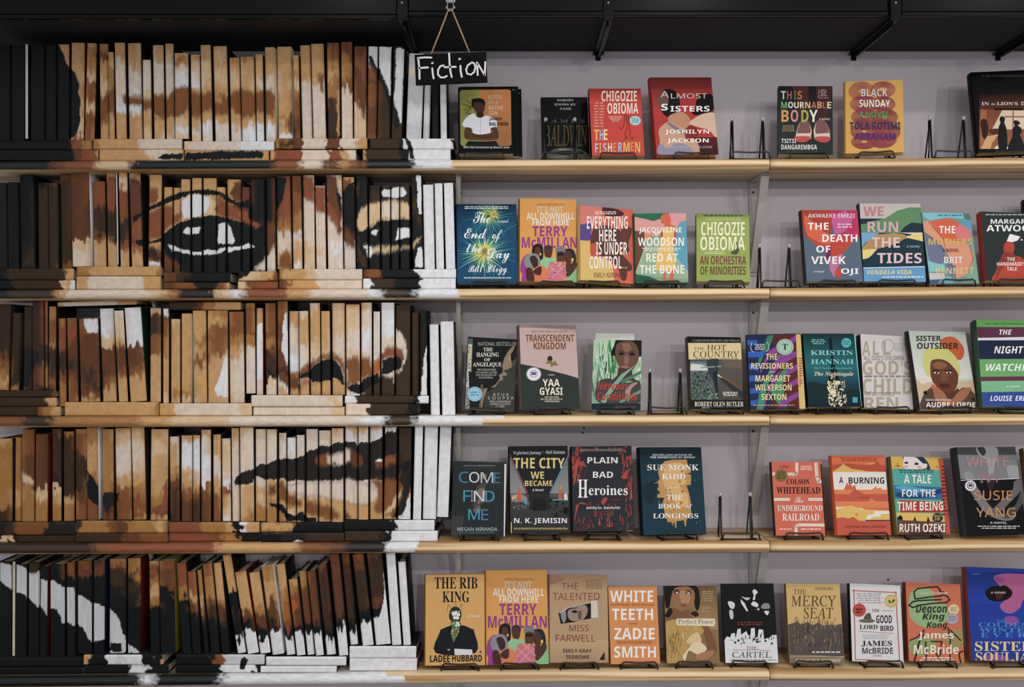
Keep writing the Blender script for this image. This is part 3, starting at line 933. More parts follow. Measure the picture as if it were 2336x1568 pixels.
# pine shelves: bullnosed boards, the left ones painted over along the nose
DEP = WALL_Y - 0.0008
def nose_canvas(row):
    tab = []
    for seg, st in NOSE[row]:
        ox, oy, s = SEG[seg]
        for q in st.split():
            tab.append((ox + float(q[:-1]) / s, q[-1]))
    return tab
XJ = P3(1757, 0, 0)[0]
for row in range(5):
    tab = nose_canvas(row)
    ends = [t_ for t_, _ in tab]
    for part, (xa, xb) in enumerate(((-1.42, XJ - .0008), (XJ + .0008, 1.62))):
        za, zb = shelf_z(row, xa), shelf_z(row, xb)
        root_x = .5 * (xa + xb)
        nx = int((xb - xa) / .0035) if part == 0 else 40
        R = SHELF_H / 2
        prof = [(DEP, 0), (.09, 0), (R, 0)]
        nz_ = 10
        for k in range(1, nz_):
            a = math.pi * k / nz_
            prof.append((R - R * math.sin(a) * .95, -R + R * math.cos(a)))
        prof += [(R, -SHELF_H), (.09, -SHELF_H), (DEP, -SHELF_H)]
        np_ = len(prof)
        X = np.linspace(xa, xb, nx + 1)
        vs, cs = [], []
        for x in X:
            zt = za + (zb - za) * (x - xa) / (xb - xa)
            for (y, z) in prof: vs.append((x - root_x, y, zt + z - za))
        V = np.array(vs)
        px, py = proj(V[:, 0] + root_x, V[:, 1], V[:, 2] + za)
        col = np.zeros((len(V), 4))
        if part == 0:
            dx, dy = wobble(px * 1.0, py * 1.0, 3.0)
            slope = np.interp(px, [0, 2336], [0, 0])
            q = px + dx
            ids = np.searchsorted(ends, q)
            vv = 1 + (vnoise(px / 12, py / 1.6) - .5) * .3
            pal = np.array([PAL[c] for _, c in tab] + [(0, 0, 0)])
            ok = (ids < len(tab)) & (V[:, 1] < R + .012)
            lim = ends[-1]
            if row == 2: ok &= ~((px > 1100) & (py > 957 + (px - 1100) * -.05))
            if row == 3: ok &= ~((px < 940) & (px < 680) & (py > 1262))
            if row == 4: ok &= ~((px > 880) & (V[:, 2] + za - (za + (zb - za) * (V[:, 0] + root_x - xa) / (xb - xa)) > -.004))
            acc = 0
            for off in np.linspace(-9, 9, 7):
                jj = np.searchsorted(ends, np.minimum(q + off + (vnoise(px / 7, py / 2.2 + 11) - .5) * 22, ends[-1] - .01))
                acc = acc + pal[np.minimum(jj, len(tab) - 1)] / 7
            col[:, :3] = acc * vv[:, None]
            col[:, 3] = ok
            under = (V[:, 1] > R * .9) & (V[:, 2] - (zb - za) * (V[:, 0] + root_x - xa) / (xb - xa) < -.015)
            col[under, 3] = 0
            # the paint thins out along the lower edge of the nose
            low = (V[:, 2] - (zb - za) * (V[:, 0] + root_x - xa) / (xb - xa)) < -SHELF_H * .86
            col[low, 3] *= .15
        fs = []
        for i in range(nx):
            for k in range(np_ - 1):
                fs.append((i * np_ + k, (i + 1) * np_ + k, (i + 1) * np_ + k + 1, i * np_ + k + 1))
            fs.append((i * np_ + np_ - 1, (i + 1) * np_ + np_ - 1, (i + 1) * np_, i * np_))
        fs.append(tuple(range(np_))); fs.append(tuple(nx * np_ + k for k in range(np_))[::-1])
        mb = MB(); mb.add(vs, fs, col.tolist())
        o = mb.build('shelf_board', M_WOOD, None, True)
        o.location = (root_x, 0, za)
        o.data.polygons.foreach_set('use_smooth', [len(p.vertices) == 4 for p in o.data.polygons])
        tag(o, [f'long pine {ROWN[row]} shelf board, painted along its left nose', f'bare pine {ROWN[row]} shelf board at the right, butting the painted one'][part],
            'shelf', 'pine shelf boards')

# steel shelf brackets: leg on the wall, arm under the board, sloping brace
for row in range(5):
    for ci in range(3):
        x = (P3((331, 338, 338, 329, 335)[row], 0, .03)[0], -.1425, .67)[ci]
        hw = (.0036, .0058, .0115)[ci]
        zt = shelf_z(row, x) - SHELF_H - .0006
        root = empty('shelf_bracket', Matrix.Translation((x, WALL_Y, zt)),
                     f'grey steel bracket under the {ROWN[row]} shelf, ' + ['behind the painted books', 'just right of the painted books', 'at the joint of the boards'][ci],
                     'bracket', 'steel brackets under the shelves')
        m2 = MB(); m2.bbox(-hw, hw, -.0045, -.0006, -.262, -.004, .0008); m2.build('wall_leg', M_BRKT, root)
        m2 = MB(); m2.bbox(-hw, hw, -.152, -.0006, -.004, -.0002, .0008); m2.build('arm', M_BRKT, root)
        m2 = MB()
        a, c = Vector((0, -.143, -.005)), Vector((0, -.0075, -.252))
        d = (c - a).normalized(); nrm = Vector((0, d.z, -d.y))
        vs = []
        for p in (a, c):
            for sx in (-hw * .92, hw * .92):
                for sn in (-.0022, .0022): vs.append(p + Vector((sx, 0, 0)) + nrm * sn)
        m2.add(vs, [(0, 1, 3, 2), (4, 6, 7, 5), (0, 4, 5, 1), (2, 3, 7, 6), (0, 2, 6, 4), (1, 5, 7, 3)])
        for sx in (-hw * .92, hw * .92):
            q = []
            for p in (a, c):
                for sn in (-.002, -.011): q.append(p + Vector((sx - .0008, 0, 0)) + nrm * sn)
                for sn in (-.002, -.011): q.append(p + Vector((sx + .0008, 0, 0)) + nrm * sn)
            m2.add(q, [(0, 1, 5, 4), (2, 6, 7, 3), (0, 4, 6, 2), (1, 3, 7, 5), (0, 2, 3, 1), (4, 5, 7, 6)])
        m2.build('brace', M_BRKT, root)
        for zz in (-.03, -.238):
            m2 = MB(); m2.ball((0, -.0048, zz), min(.0036, hw * .7), n=10); m2.build('screw', M_SCREW, root)

# the chalkboard sign on its twine, hung from a clip on the beam
SY = BF - .014
def Z1(x, y): return 900 + x / 3.9207, y / 3.9207
cx0, cz0 = P3(*Z1(505, 612), SY)
roll = .042
root = empty('hanging_sign', Matrix.Translation((cx0, SY, cz0)) @ Matrix.Rotation(-roll, 4, 'Y'), 'small black chalkboard sign hanging on twine from the beam', 'sign')
kz = (SY - CAMY) / FPX / 3.9207
mb = MB(); mb.bbox(-321 * kz, 321 * kz, 0, .006, -138 * kz, 136 * kz, .0012); mb.build('sign_board', M_BOARD, root)
strokes = ['212,520 222,610 224,705', '208,520 270,514 330,516', '216,612 260,606 300,604', '338,612 342,660 350,702', '335,566 342,564',
           '440,586 410,592 390,625 388,665 410,692 445,694 468,680', '488,478 492,560 500,640 512,690', '448,602 500,600 548,598', '590,590 592,640 602,688', '578,530 586,526',
           '690,560 655,585 640,625 650,660 685,668 712,645 724,605 714,568 690,558', '738,560 742,620 744,672', '742,566 775,620 806,672', '812,556 810,615 808,674']
mb = MB()
sr, cr_ = math.sin(roll), math.cos(roll)
for st in strokes:
    pts = [tuple(float(v) for v in q.split(',')) for q in st.split()]
    loc = []
    for (x, y) in pts:
        a, b_ = (x - 505) * kz, -(y - 612) * kz
        loc.append((min(a * cr_ + b_ * sr, 319 * kz), b_ * cr_ - a * sr))
    vs, fs = [], []
    hw = 8.5 * kz
    for i, p in enumerate(loc):
        q0 = Vector(loc[max(0, i - 1)]); q1 = Vector(loc[min(len(loc) - 1, i + 1)])
        d = (q1 - q0).normalized(); nn = Vector((-d.y, d.x)) * hw
        vs += [(p[0] + nn.x, -.0005, p[1] + nn.y), (p[0] - nn.x, -.0005, p[1] - nn.y)]
    for i in range(len(loc) - 1): fs.append((2 * i, 2 * i + 1, 2 * i + 3, 2 * i + 2))
    b0 = len(vs)
    for (p, sg) in ((loc[0], 0), (loc[-1], 1)):
        c0 = len(vs)
        vs += [(p[0] + hw * math.cos(math.pi * j / 4), -.0004, p[1] + hw * math.sin(math.pi * j / 4)) for j in range(8)]
        fs.append(tuple(range(c0, c0 + 8)))
    mb.add(vs, fs)
mb.build('lettering', M_CHALK, root)
top = P3(*Z1(500, 78), SY)
def loc_of(px, py, dy):
    X, Z = P3(px, py, SY)
    v = Matrix.Rotation(roll, 3, 'Y') @ Vector((X - cx0, 0, Z - cz0))
    return (v.x, dy, v.z)
mb = MB()
mb.tube([loc_of(*Z1(320, 500), .003), loc_of(*Z1(400, 300), .002), loc_of(*Z1(480, 92), .001), loc_of(*Z1(498, 76), .001), loc_of(*Z1(516, 92), .001), loc_of(*Z1(600, 295), .002), loc_of(*Z1(680, 492), .003)], .0021, 8)
mb.build('twine', M_TWINE, root, True)
root = empty('spring_clip', Matrix.Translation((top[0], BF - .005, top[1])), 'small clear and metal clip on the beam holding the sign twine', 'clip')
m2 = MB(); m2.bbox(-.012, .012, -.003, .004, .018, .06, .002); m2.build('clip_body', M_CAP, root)
m2 = MB(); m2.tube([(-.006, -.004, .022), (-.008, -.010, .004), (-.004, -.014, -.007), (.004, -.014, -.007), (.008, -.010, .004), (.006, -.004, .022)], .0016, 7); m2.build('clip_hook', M_CHROME, root, True)
m2 = MB()
for sx in (-.009, .009): m2.ball((sx, -.006, .004), .0036)
m2.build('clip_jaw', M_CAP, root, True)

# ------------------------------------------------------------------ wire easels
def easel(xc, row, yfront, thick, label, wlip=.089, wup=.077, hgt=.112, tilt=.25, group='wire book easels', shift=0.0, yaw=0.0, y0=0.0, rear=.036):
    z0 = shelf_z(row, xc) + .0004
    root = empty('wire_easel', Matrix.Translation((xc, y0, z0)) @ Matrix.Rotation(yaw, 4, 'Z'), label, 'easel', group)
    r = .0023
    yb = yfront + thick
    st, ct = math.sin(tilt), math.cos(tilt)
    for sx in (-1, 1):
        x = sx * wup / 2
        m2 = MB()
        m2.tube([(x, yb + hgt * st, hgt * ct), (x, yb + .004, .012), (x, yb - .002, r * 1.1), (x + .004 * sx + shift, yfront + .002, r)], r * 1.1, 7)
        m2.tube([(x + .003 * sx, yb + hgt * st + .002, hgt * ct - .004), (x + .005 * sx, yb + .01, .03), (x + .006 * sx, yb + .012, r)], r * .9, 6)
        m2.build('side_wire', M_WIRE, root, True)
        m2 = MB()
        m2.ball((x + .001 * sx, yb + hgt * st, hgt * ct + .003), .0052, n=9, m=7, sz=1.25)
        m2.build('tip_cap', M_CAP, root, True)
        m2 = MB()
        m2.tube([(x, yb + hgt * st, hgt * ct), (x, yb + hgt * st + rear * .58, .05), (x, min(yb + hgt * st + rear, WALL_Y - y0 - .02), r)], r * .9, 6)
        m2.build('rear_leg', M_WIRE, root, True)
    m2 = MB()
    h = wlip / 2
    pts = [(-h - .004 + shift, yfront + .004, r), (-h - .003 + shift, yfront - .007, r), (-h - .001 + shift, yfront - .0075, .007), (-h + .001 + shift, yfront - .007, .0165), (-h + .006 + shift, yfront - .0065, .0195),
           (0 + shift, yfront - .0065, .0175), (h - .006 + shift, yfront - .0065, .0195), (h - .001 + shift, yfront - .007, .0165), (h + .001 + shift, yfront - .0075, .007), (h + .003 + shift, yfront - .007, r), (h + .004 + shift, yfront + .004, r)]
    m2.tube(pts, r, 7)
    m2.tube([(-wup / 2 - .003 + shift, yfront + .003, r), (wup / 2 + .003 + shift, yfront + .003, r)], r * .9, 6)
    m2.build('front_lip', M_WIRE, root, True)
    return root
for row, a, b_, lab in (
        (0, 1245, 1309, 'empty wire easel with clear tips in front of the leaning black book'),
        (0, 1666, 1733.5, 'empty wire easel on the top shelf between the glossy red hardcover and the multicoloured-title book'),
        (0, 2113, 2187.5, 'empty wire easel on the top shelf right of the yellow book with pink swirls'),
        (1, 1729, 1794, 'empty wire easel on the second shelf beside the steel bracket'),
        (2, 1481, 1547.5, 'empty wire easel on the middle shelf left of the yellow-banded black book'),
        (3, 1640, 1706, 'empty wire easel on the fourth shelf right of the teal and gold book')):
    y = .052
    xa, xb = P3(a, 0, y + .035)[0], P3(b_, 0, y + .035)[0]
    easel(.5 * (xa + xb), row, .027 if row else .024, .022, lab, .094, xb - xa, .112, .14, shift=.006 if row in (1, 3) else 0, rear=.018 if a == 1245 else .036)
# ------------------------------------------------------------------ face-out books
ZF = {'Z1': (900, 0, 3.9207), 'Z2': (1460, 140, 5.0783), 'Z3': (1880, 140, 5.1228), 'Z4': (1020, 430, 5.0783), 'Z5': (1430, 430, 5.0783), 'Z6': (1800, 430, 4.3582),
      'Z7': (1020, 720, 5.0783), 'Z8': (1450, 720, 5.0783), 'Z9': (1810, 715, 4.4411), 'Z10': (1010, 1000, 5.0783), 'Z11': (1440, 1000, 5.0783), 'Z12': (1870, 1000, 5.0129),
      'Z13': (940, 1280, 4.8667), 'Z14': (1370, 1280, 4.8667), 'Z15': (1770, 1280, 4.1272)}
FONTS = {}
_hexc = hexc
def hexc(h):                                          # inks are a little duller than full strength
    c = _hexc(h)
    return c * .88 + .12 * float(c @ np.array((.2126, .7152, .0722)))
_fd = os.path.join(bpy.utils.resource_path('LOCAL'), 'datafiles', 'fonts')
for k_, f_ in (('math', 'NotoSansMath-Regular.woff2'), ('sans', 'Inter.woff2'), ('mono', 'DejaVuSansMono.woff2')):
    try: FONTS[k_] = bpy.data.fonts.load(os.path.join(_fd, f_))
    except Exception: FONTS[k_] = None
def mathmap(t, up, lo):
    o = ''
    for c in t:
        if 'A' <= c <= 'Z': o += chr(up + ord(c) - 65)
        elif 'a' <= c <= 'z': o += chr(lo + ord(c) - 97)
        else: o += c
    return o
def text_spec(font, t):
    """(string, font, shear)"""
    if FONTS['math'] is not None:
        if font == 'S': return mathmap(t, 0x1D400, 0x1D41A), 'math', 0      # bold serif
        if font == 'I': return mathmap(t, 0x1D468, 0x1D482), 'math', 0      # bold italic serif
        if font == 'N': return mathmap(t, 0x1D434, 0x1D44E).replace(chr(0x1D455), chr(0x210E)), 'math', -0.22   # light serif, set upright
        if font == 'H': return mathmap(t, 0x1D4D0, 0x1D4EA), 'math', 0      # script
        if font == 'h': return mathmap(t, 0x1D63C, 0x1D656), 'math', 0      # slanted hand lettering
        if font in 'bxm': return mathmap(t, 0x1D5D4, 0x1D5EE), 'math', 0     # bold sans
    return t, 'math' if FONTS['math'] is not None else 'sans', 0
TCACHE = {}
def prepare_texts(items):
    objs = []
    for key in sorted(set(items)):
        font, t = key
        s_, f_, shear = text_spec(font, t)
        cu = bpy.data.curves.new('t', 'FONT')
        cu.body = s_
        if FONTS.get(f_): cu.font = FONTS[f_]
        cu.shear = shear; cu.resolution_u = 2
        cu.fill_mode = 'FRONT'
        o = bpy.data.objects.new('t', cu)
        COL.objects.link(o)
        objs.append((key, o))
    dg = bpy.context.evaluated_depsgraph_get()
    dg.update()
    for key, o in objs:
        me = o.evaluated_get(dg).to_mesh()
        v = np.array([q.co[:2] for q in me.vertices]) if len(me.vertices) else np.zeros((0, 2))
        f = [tuple(p.vertices) for p in me.polygons]
        if len(v):
            lo, hi = v.min(0), v.max(0)
            v = (v - lo) / np.maximum(hi - lo, 1e-6)
        TCACHE[key] = (v, f)
        o.evaluated_get(dg).to_mesh_clear()
    for key, o in objs:
        cu = o.data
        bpy.data.objects.remove(o)
        bpy.data.curves.remove(cu)
def smooth_loop(p, n=4):
    P = [np.array(q) for q in p]; m = len(P); out = []
    for i in range(m):
        a, b_, c, d = P[i - 1], P[i], P[(i + 1) % m], P[(i + 2) % m]
        for k in range(n):
            t = k / n
            out.append(tuple(.5 * ((2 * b_) + (c - a) * t + (2 * a - 5 * b_ + 4 * c - d) * t * t + (3 * b_ - a - 3 * c + d) * t ** 3)))
    return out
def clip_poly(p, x0, x1, y0, y1):
    def half(q, ax, lim, sg):
        r = []
        for i in range(len(q)):
            a, b_ = q[i - 1], q[i]
            ia, ib = sg * (a[ax] - lim) <= 0, sg * (b_[ax] - lim) <= 0
            if ia != ib:
                t = (lim - a[ax]) / (b_[ax] - a[ax])
                r.append((a[0] + (b_[0] - a[0]) * t, a[1] + (b_[1] - a[1]) * t))
            if ib: r.append(b_)
        return r
    for ax, lim, sg in ((0, x1, 1), (0, x0, -1), (1, y1, 1), (1, y0, -1)):
        p = half(p, ax, lim, sg)
        if len(p) < 3: return []
    return p
def fit_pose(px, tilt=.235, yb=.03):
    """rigid pose of a w x h card whose corners project to the given pixels (TL TR BR BL)"""
    px = np.array(px, float)
    bx, bz = P3(*(px[2] + px[3]) / 2, yb)
    w0 = np.linalg.norm(px[1] - px[0]) / 880; h0 = np.linalg.norm(px[3] - px[0]) / 860
    q = np.array([bx, bz, 0., 0., w0, h0])
    def rot(q):
        return np.array(Matrix.Rotation(q[3], 3, 'Z') @ Matrix.Rotation(-tilt, 3, 'X') @ Matrix.Rotation(q[2], 3, 'Y'))
    def res(q):
        R = rot(q)
        L = np.array([(-q[4] / 2, 0, q[5]), (q[4] / 2, 0, q[5]), (q[4] / 2, 0, 0), (-q[4] / 2, 0, 0)])
        W = L @ R.T + np.array([q[0], yb, q[1]])
        X, Y = proj(W[:, 0], W[:, 1], W[:, 2])
        return np.concatenate([X - px[:, 0], Y - px[:, 1], [q[3] * 12]])
    for _ in range(12):
        r = res(q); J = np.zeros((len(r), 6))
        for k in range(6):
            d = q.copy(); d[k] += 1e-5
            J[:, k] = (res(d) - r) / 1e-5
        q = q - np.linalg.lstsq(J, r, rcond=None)[0]
    return q, rot(q)
BOOKS = []
def book(zf, quad, row, thick, kind, spine, base, label, lip, art, yb=.03, tilt=.235):
    BOOKS.append((zf, [float(v) for v in quad.replace(',', ' ').split()], row, thick, kind, spine, base, label, lip, art, yb, tilt))
def make_book(B):
    zf, quad, row, thick, kind, spine, base, label, lip, art, yb, tilt = B
    ox, oy, s = ZF[zf]
    Q = [(ox + quad[i] / s, oy + quad[i + 1] / s) for i in range(0, 8, 2)]
    q, R = fit_pose(Q, tilt, yb)
    w, h = q[4], q[5]
    p0 = np.array([q[0], yb, q[1]])
    # keep the whole book above the shelf
    corners = np.array([(sx * w / 2, y, 0) for sx in (-1, 1) for y in (0, thick)]) @ R.T + p0
    low = corners[:, 2].min() - (shelf_z(row, q[0]) + (.0060 if lip else .0006))
    if low < 0: p0[2] -= low
    M = Matrix.Translation(p0) @ Matrix([list(r) for r in R]).to_4x4()
    root = empty('hardcover_book' if kind == 'h' else 'paperback_book', M, label, 'book', 'face-out books for sale')
    nrm = R[:, 1]; o = np.array([0, CAMY, CAMZ])
    def uv(x, y):
        d = np.array([(ox + x / s - CX) / FPX, 1.0, -(oy + y / s - CY) / FPX])
        t = ((p0 - o) @ nrm) / (d @ nrm)
        loc = R.T @ (o + d * t - p0)
        return loc[0], loc[2]
    mb = MB()
    bc = hexc(base); scx = hexc(spine)
    bt = .0024 if kind == 'h' else .0008
    # case: front board, back board, spine
    mb.bbox(-w / 2, w / 2, 0, bt, 0, h, bt * .3, bc)
    mb.bbox(-w / 2, w / 2, thick - bt, thick, 0, h, bt * .3, scx)
    bul = .004 if kind == 'h' else .0008
    n_ = 6
    vs, fs = [], []
    for k in range(n_ + 1):
        a = k / n_
        y = a * thick; x = -w / 2 - bul * math.sin(math.pi * a)
        vs += [(x, y, 0), (x, y, h), (x + bt, y, 0), (x + bt, y, h)]
    for k in range(n_):
        i = 4 * k
        fs += [(i, i + 4, i + 5, i + 1), (i + 2, i + 3, i + 7, i + 6), (i, i + 2, i + 6, i + 4), (i + 1, i + 5, i + 7, i + 3)]
    mb.add(vs, fs, scx)
    layer = [0]
    e = .0004
    X0, X1, Y0, Y1 = -w / 2 + e, w / 2 - e, e, h - e
    def put(poly, col, cols=None, tgt=None):
        poly = clip_poly(poly, X0, X1, Y0, Y1)
        if len(poly) < 3: return
        y = -(layer[0] + 1) * 4.5e-5
        tris = tessellate_polygon([[Vector((a, b_, 0)) for a, b_ in poly]])
        f = []
        for t in tris:
            a, b_, c = (poly[i] for i in t)
            cr = (b_[0] - a[0]) * (c[1] - a[1]) - (b_[1] - a[1]) * (c[0] - a[0])
            f.append(t if cr > 0 else t[::-1])
        (tgt or mb).add([(a, y, b_) for a, b_ in poly], f, cols(poly) if cols else col)
    rnd = random.Random(label)
    seal = None
    for ln in art.strip().split('\n'):
        tk = ln.split()
        if not tk: continue
        c = tk[0]
        tgt = mb
        if c[0] == '*':
            c = c[1:]
            if seal is None: seal = MB()
            tgt = seal
        layer[0] += 1
        if c in 'RG': tk = ln.replace(',', ' ').split()
        if c == 'T':
            font, hx = tk[1], hexc(tk[2])
            x0, y0, x1, y1 = (float(v) for v in tk[3:7])
            txt = ' '.join(tk[7:])
            v, f = TCACHE[(font, txt)]
            if not len(v): continue
            ym, xm = (y0 + y1) / 2, (x0 + x1) / 2
            a0, a1 = np.array(uv(x0, ym)), np.array(uv(x1, ym))
            b0, b1 = np.array(uv(xm, y1)), np.array(uv(xm, y0))
            cen = (a0 + a1) / 2; ex = (a1 - a0); ey = (b1 - b0)
            pts = cen + (v[:, :1] - .5) * ex + (v[:, 1:] - .5) * ey
            pts[:, 0] = np.clip(pts[:, 0], X0, X1); pts[:, 1] = np.clip(pts[:, 1], Y0, Y1)
            y = -(layer[0] + 1) * 4.5e-5
            tgt.add([(a, y, b_) for a, b_ in pts], f, hx)
        elif c in 'RG':
            k = 2 if c == 'R' else 3
            x0, y0, x1, y1 = (float(v) for v in tk[k:k + 4])
            poly = [uv(x0, y1), uv(x1, y1), uv(x1, y0), uv(x0, y0)]
            if c == 'R': put(poly, hexc(tk[1]), None, tgt)
            else:
                ct, cb = hexc(tk[1]), hexc(tk[2])
                zt, zb = poly[3][1], poly[0][1]
                put(poly, None, lambda pl: [tuple(cb + (ct - cb) * min(1, max(0, (p[1] - zb) / (zt - zb)))) + (1,) for p in pl], tgt)
        elif c in 'PS':
            pts = [tuple(float(v) for v in a.split(',')) for a in tk[2:]]
            if c == 'S': pts = smooth_loop(pts)
            put([uv(*p) for p in pts], hexc(tk[1]), None, tgt)
        elif c == 'E':
            cx_, cy_, rx, ry = (float(v) for v in tk[2:6])
            put([uv(cx_ + rx * math.cos(2 * math.pi * k / 24), cy_ - ry * math.sin(2 * math.pi * k / 24)) for k in range(24)], hexc(tk[1]), None, tgt)
        elif c == 'O':                                  # ring
            cx_, cy_, rx, ry, th = (float(v) for v in tk[2:7])
            y = -(layer[0] + 1) * 4.5e-5
            vs, fs = [], []
            for k in range(32):
                an = 2 * math.pi * k / 32
                for m_ in (0, th):
                    a, b_ = uv(cx_ + (rx - m_) * math.cos(an), cy_ - (ry - m_) * math.sin(an))
                    vs.append((min(max(a, X0), X1), y, min(max(b_, Y0), Y1)))
            for k in range(32):
                k2 = (k + 1) % 32
                fs.append((2 * k, 2 * k2, 2 * k2 + 1, 2 * k + 1))
            tgt.add(vs, fs, hexc(tk[1]))
        elif c == 'L':
            wd = float(tk[2]) / 2
            pts = [np.array([float(v) for v in a.split(',')]) for a in tk[3:]]
            for i in range(len(pts) - 1):
                d = pts[i + 1] - pts[i]; ln_ = max(1e-6, np.hypot(*d)); d = d / ln_
                nn = np.array([-d[1], d[0]]) * wd
                a, b_ = pts[i] - d * wd * .5, pts[i + 1] + d * wd * .5
                put([uv(*(a + nn)), uv(*(b_ + nn)), uv(*(b_ - nn)), uv(*(a - nn))], hexc(tk[1]), None, tgt)
        elif c == 'M':                                  # lines of print too small to read: rows of short dashes
            x0, y0, x1, y1 = (float(v) for v in tk[2:6]); n = int(tk[6])
            hh = (y1 - y0) / n
            for r_ in range(n):
                ins = rnd.uniform(0, .12) * (x1 - x0) if n > 1 else 0
                x = x0 + ins
                yy = y0 + hh * r_
                while x < x1 - ins - 4:
                    wl = min(rnd.uniform(.7, 2.6) * hh, x1 - ins - x)
                    put([uv(x, yy + hh * .62), uv(x + wl, yy + hh * .62), uv(x + wl, yy + hh * .1), uv(x, yy + hh * .1)], hexc(tk[1]), None, tgt)
                    x += wl + hh * .45
        elif c == 'D':                                  # scatter: colour x0 y0 x1 y1 count size seedlike
            x0, y0, x1, y1 = (float(v) for v in tk[2:6]); n = int(tk[6]); sz = float(tk[7])
            for _ in range(n):
                a, b_ = rnd.uniform(x0, x1), rnd.uniform(y0, y1); r_ = sz * rnd.uniform(.5, 1.3)
                put([uv(a + r_ * rnd.uniform(.6, 1) * math.cos(k * 1.047), b_ + r_ * rnd.uniform(.6, 1) * math.sin(k * 1.047)) for k in range(6)], hexc(tk[1]), None, tgt)
        elif c == 'V':                                  # strokes radiating or upright: colour x0 y0 x1 y1 count width length
            x0, y0, x1, y1 = (float(v) for v in tk[2:6]); n = int(tk[6]); wd = float(tk[7]); lg = float(tk[8])
            for _ in range(n):
                a, b_ = rnd.uniform(x0, x1), rnd.uniform(y0, y1); l_ = lg * rnd.uniform(.5, 1.2); t_ = rnd.uniform(-.2, .2) * l_
                put([uv(a - wd / 2, b_), uv(a + wd / 2, b_), uv(a + t_ + wd * .2, b_ - l_), uv(a + t_ - wd * .2, b_ - l_)], hexc(tk[1]), None, tgt)
        elif c == 'A':                                  # burst: colour cx cy r0 r1 count width
            cx_, cy_, r0, r1 = (float(v) for v in tk[2:6]); n = int(tk[6]); wd = float(tk[7])
            for k in range(n):
                an = 2 * math.pi * (k + rnd.uniform(-.4, .4)) / n; ra = r0 * rnd.uniform(.6, 1.3); rb = r1 * rnd.uniform(.45, 1.05)
                ca, sa = math.cos(an), math.sin(an)
                put([uv(cx_ + ca * ra - sa * wd / 2, cy_ + sa * ra + ca * wd / 2), uv(cx_ + ca * ra + sa * wd / 2, cy_ + sa * ra - ca * wd / 2), uv(cx_ + ca * rb, cy_ + sa * rb)], hexc(tk[1]), None, tgt)
    mb.build('cover', M_PRINT, root)
    pg = MB()
    ins = .0035 if kind == 'h' else .0004
    pg.box(-w / 2 + bt, w / 2 - ins, bt, thick - bt, ins, h - ins, PAPER * .95)
    pg.build('page_block', M_PAGES, root)
    if seal is not None: seal.build('sticker', M_SEAL, root)
    if lip:
        la, lb = lip
        x0, x1 = P3(la, 0, yb)[0], P3(lb, 0, yb)[0]
        easel(q[0], row, -.001, thick + .007, 'wire easel holding the ' + label.split(',')[0] if 'shelf' in label else 'wire easel holding the ' + label, x1 - x0, min(.075, x1 - x0 - .008), min(.10, h * .62), tilt + .03, shift=.5 * (x0 + x1) - q[0], yaw=q[3], y0=yb)
    return root
# ---- top shelf
book('Z1', '570,785 1050,775 1065,1380 575,1368', 0, .022, 'p', '0b0c0c', '0c0d0c', 'black-bordered paperback showing a person in white shirt with crossed arms', None, '''
P 8f8c3e 600,805 760,803 770,1305 610,1308 590,1290 583,825
P c67c3c 755,803 1020,800 1040,815 1046,1290 1030,1305 765,1305
G c67c3c a06438 760,1000 1043,1300
L 2a2c16 6 610,930 690,960 640,1010 700,1030
L 2a2c16 5 640,900 700,940 620,990
S 14110f 690,900 720,882 770,880 808,905 806,960 780,975 705,970
S 4b3226 706,930 740,915 795,930 806,970 792,1010 765,1035 735,1010 712,975
P 3c271d 735,1005 795,1005 800,1050 765,1065 735,1045
S e6e6ea 705,1015 640,1055 608,1125 692,1155 702,1200 770,1208 852,1202 862,1145 922,1132 905,1075 830,1035 768,1055 730,1040
L a9a9b4 4 768,1060 770,1200
S 5b3d2a 640,1140 624,1190 640,1245 760,1255 905,1250 932,1215 912,1140 862,1152 872,1185 762,1205 692,1185 690,1152
L 3e291d 5 700,1215 800,1235 880,1225
P 10201f 630,1305 660,1262 790,1268 905,1262 935,1305
T b c9b48e 836 852 960 887 NOTES
T b c9b48e 840 898 926 934 OF A
T b d9c6a0 842 948 970 984 NATIVE
T b e0ceac 845 995 920 1031 SON
T b 16130f 846 1052 960 1084 JAMES
T b 16130f 848 1094 1016 1126 BALDWIN
T m c8c8c4 616 1309 1028 1334 With a New Introduction by Edward P. Jones
R 9a9a90 898 764 918 782''')
book('Z1', '584,777 1108,772 1112,1398 592,1398', 0, .016, 'p', '101011', '101111', 'black paperback copy directly behind the white-shirt paperback', None, '''
R 8a8a84 1040 800 1075 806''', .058)
book('Z1', '610,800 1136,796 1142,1404 616,1404', 0, .016, 'p', '101011', '0e0f0f', 'rearmost black paperback copy behind the white-shirt paperback', None, '''
R 8a8a84 1100 830 1120 836''', .079)
book('Z1', '1310,870 1725,870 1745,1422 1322,1425', 0, .018, 'p', '0b0b0b', '0b0c0c', 'black paperback with tall bronze letters behind an empty easel', None, '''
T S b8b8b4 1452 886 1604 908 NOBODY
T S b8b8b4 1432 925 1622 946 KNOWS MY
T S b8b8b4 1478 963 1582 984 NAME
T N 6a6a64 1340 1068 1700 1098 J A M E S
T N 6b5a34 1345 1118 1722 1310 BALDWIN
S 565148 1360,1380 1440,1330 1560,1322 1680,1345 1735,1385 1740,1425 1340,1425
S 2b2824 1440,1365 1520,1345 1600,1362 1560,1385 1480,1385
E 8d877c 1520 1340 60 8
E 6d675c 1480 1405 90 14
E 1b1916 1655 1368 34 16''', .098, .17)
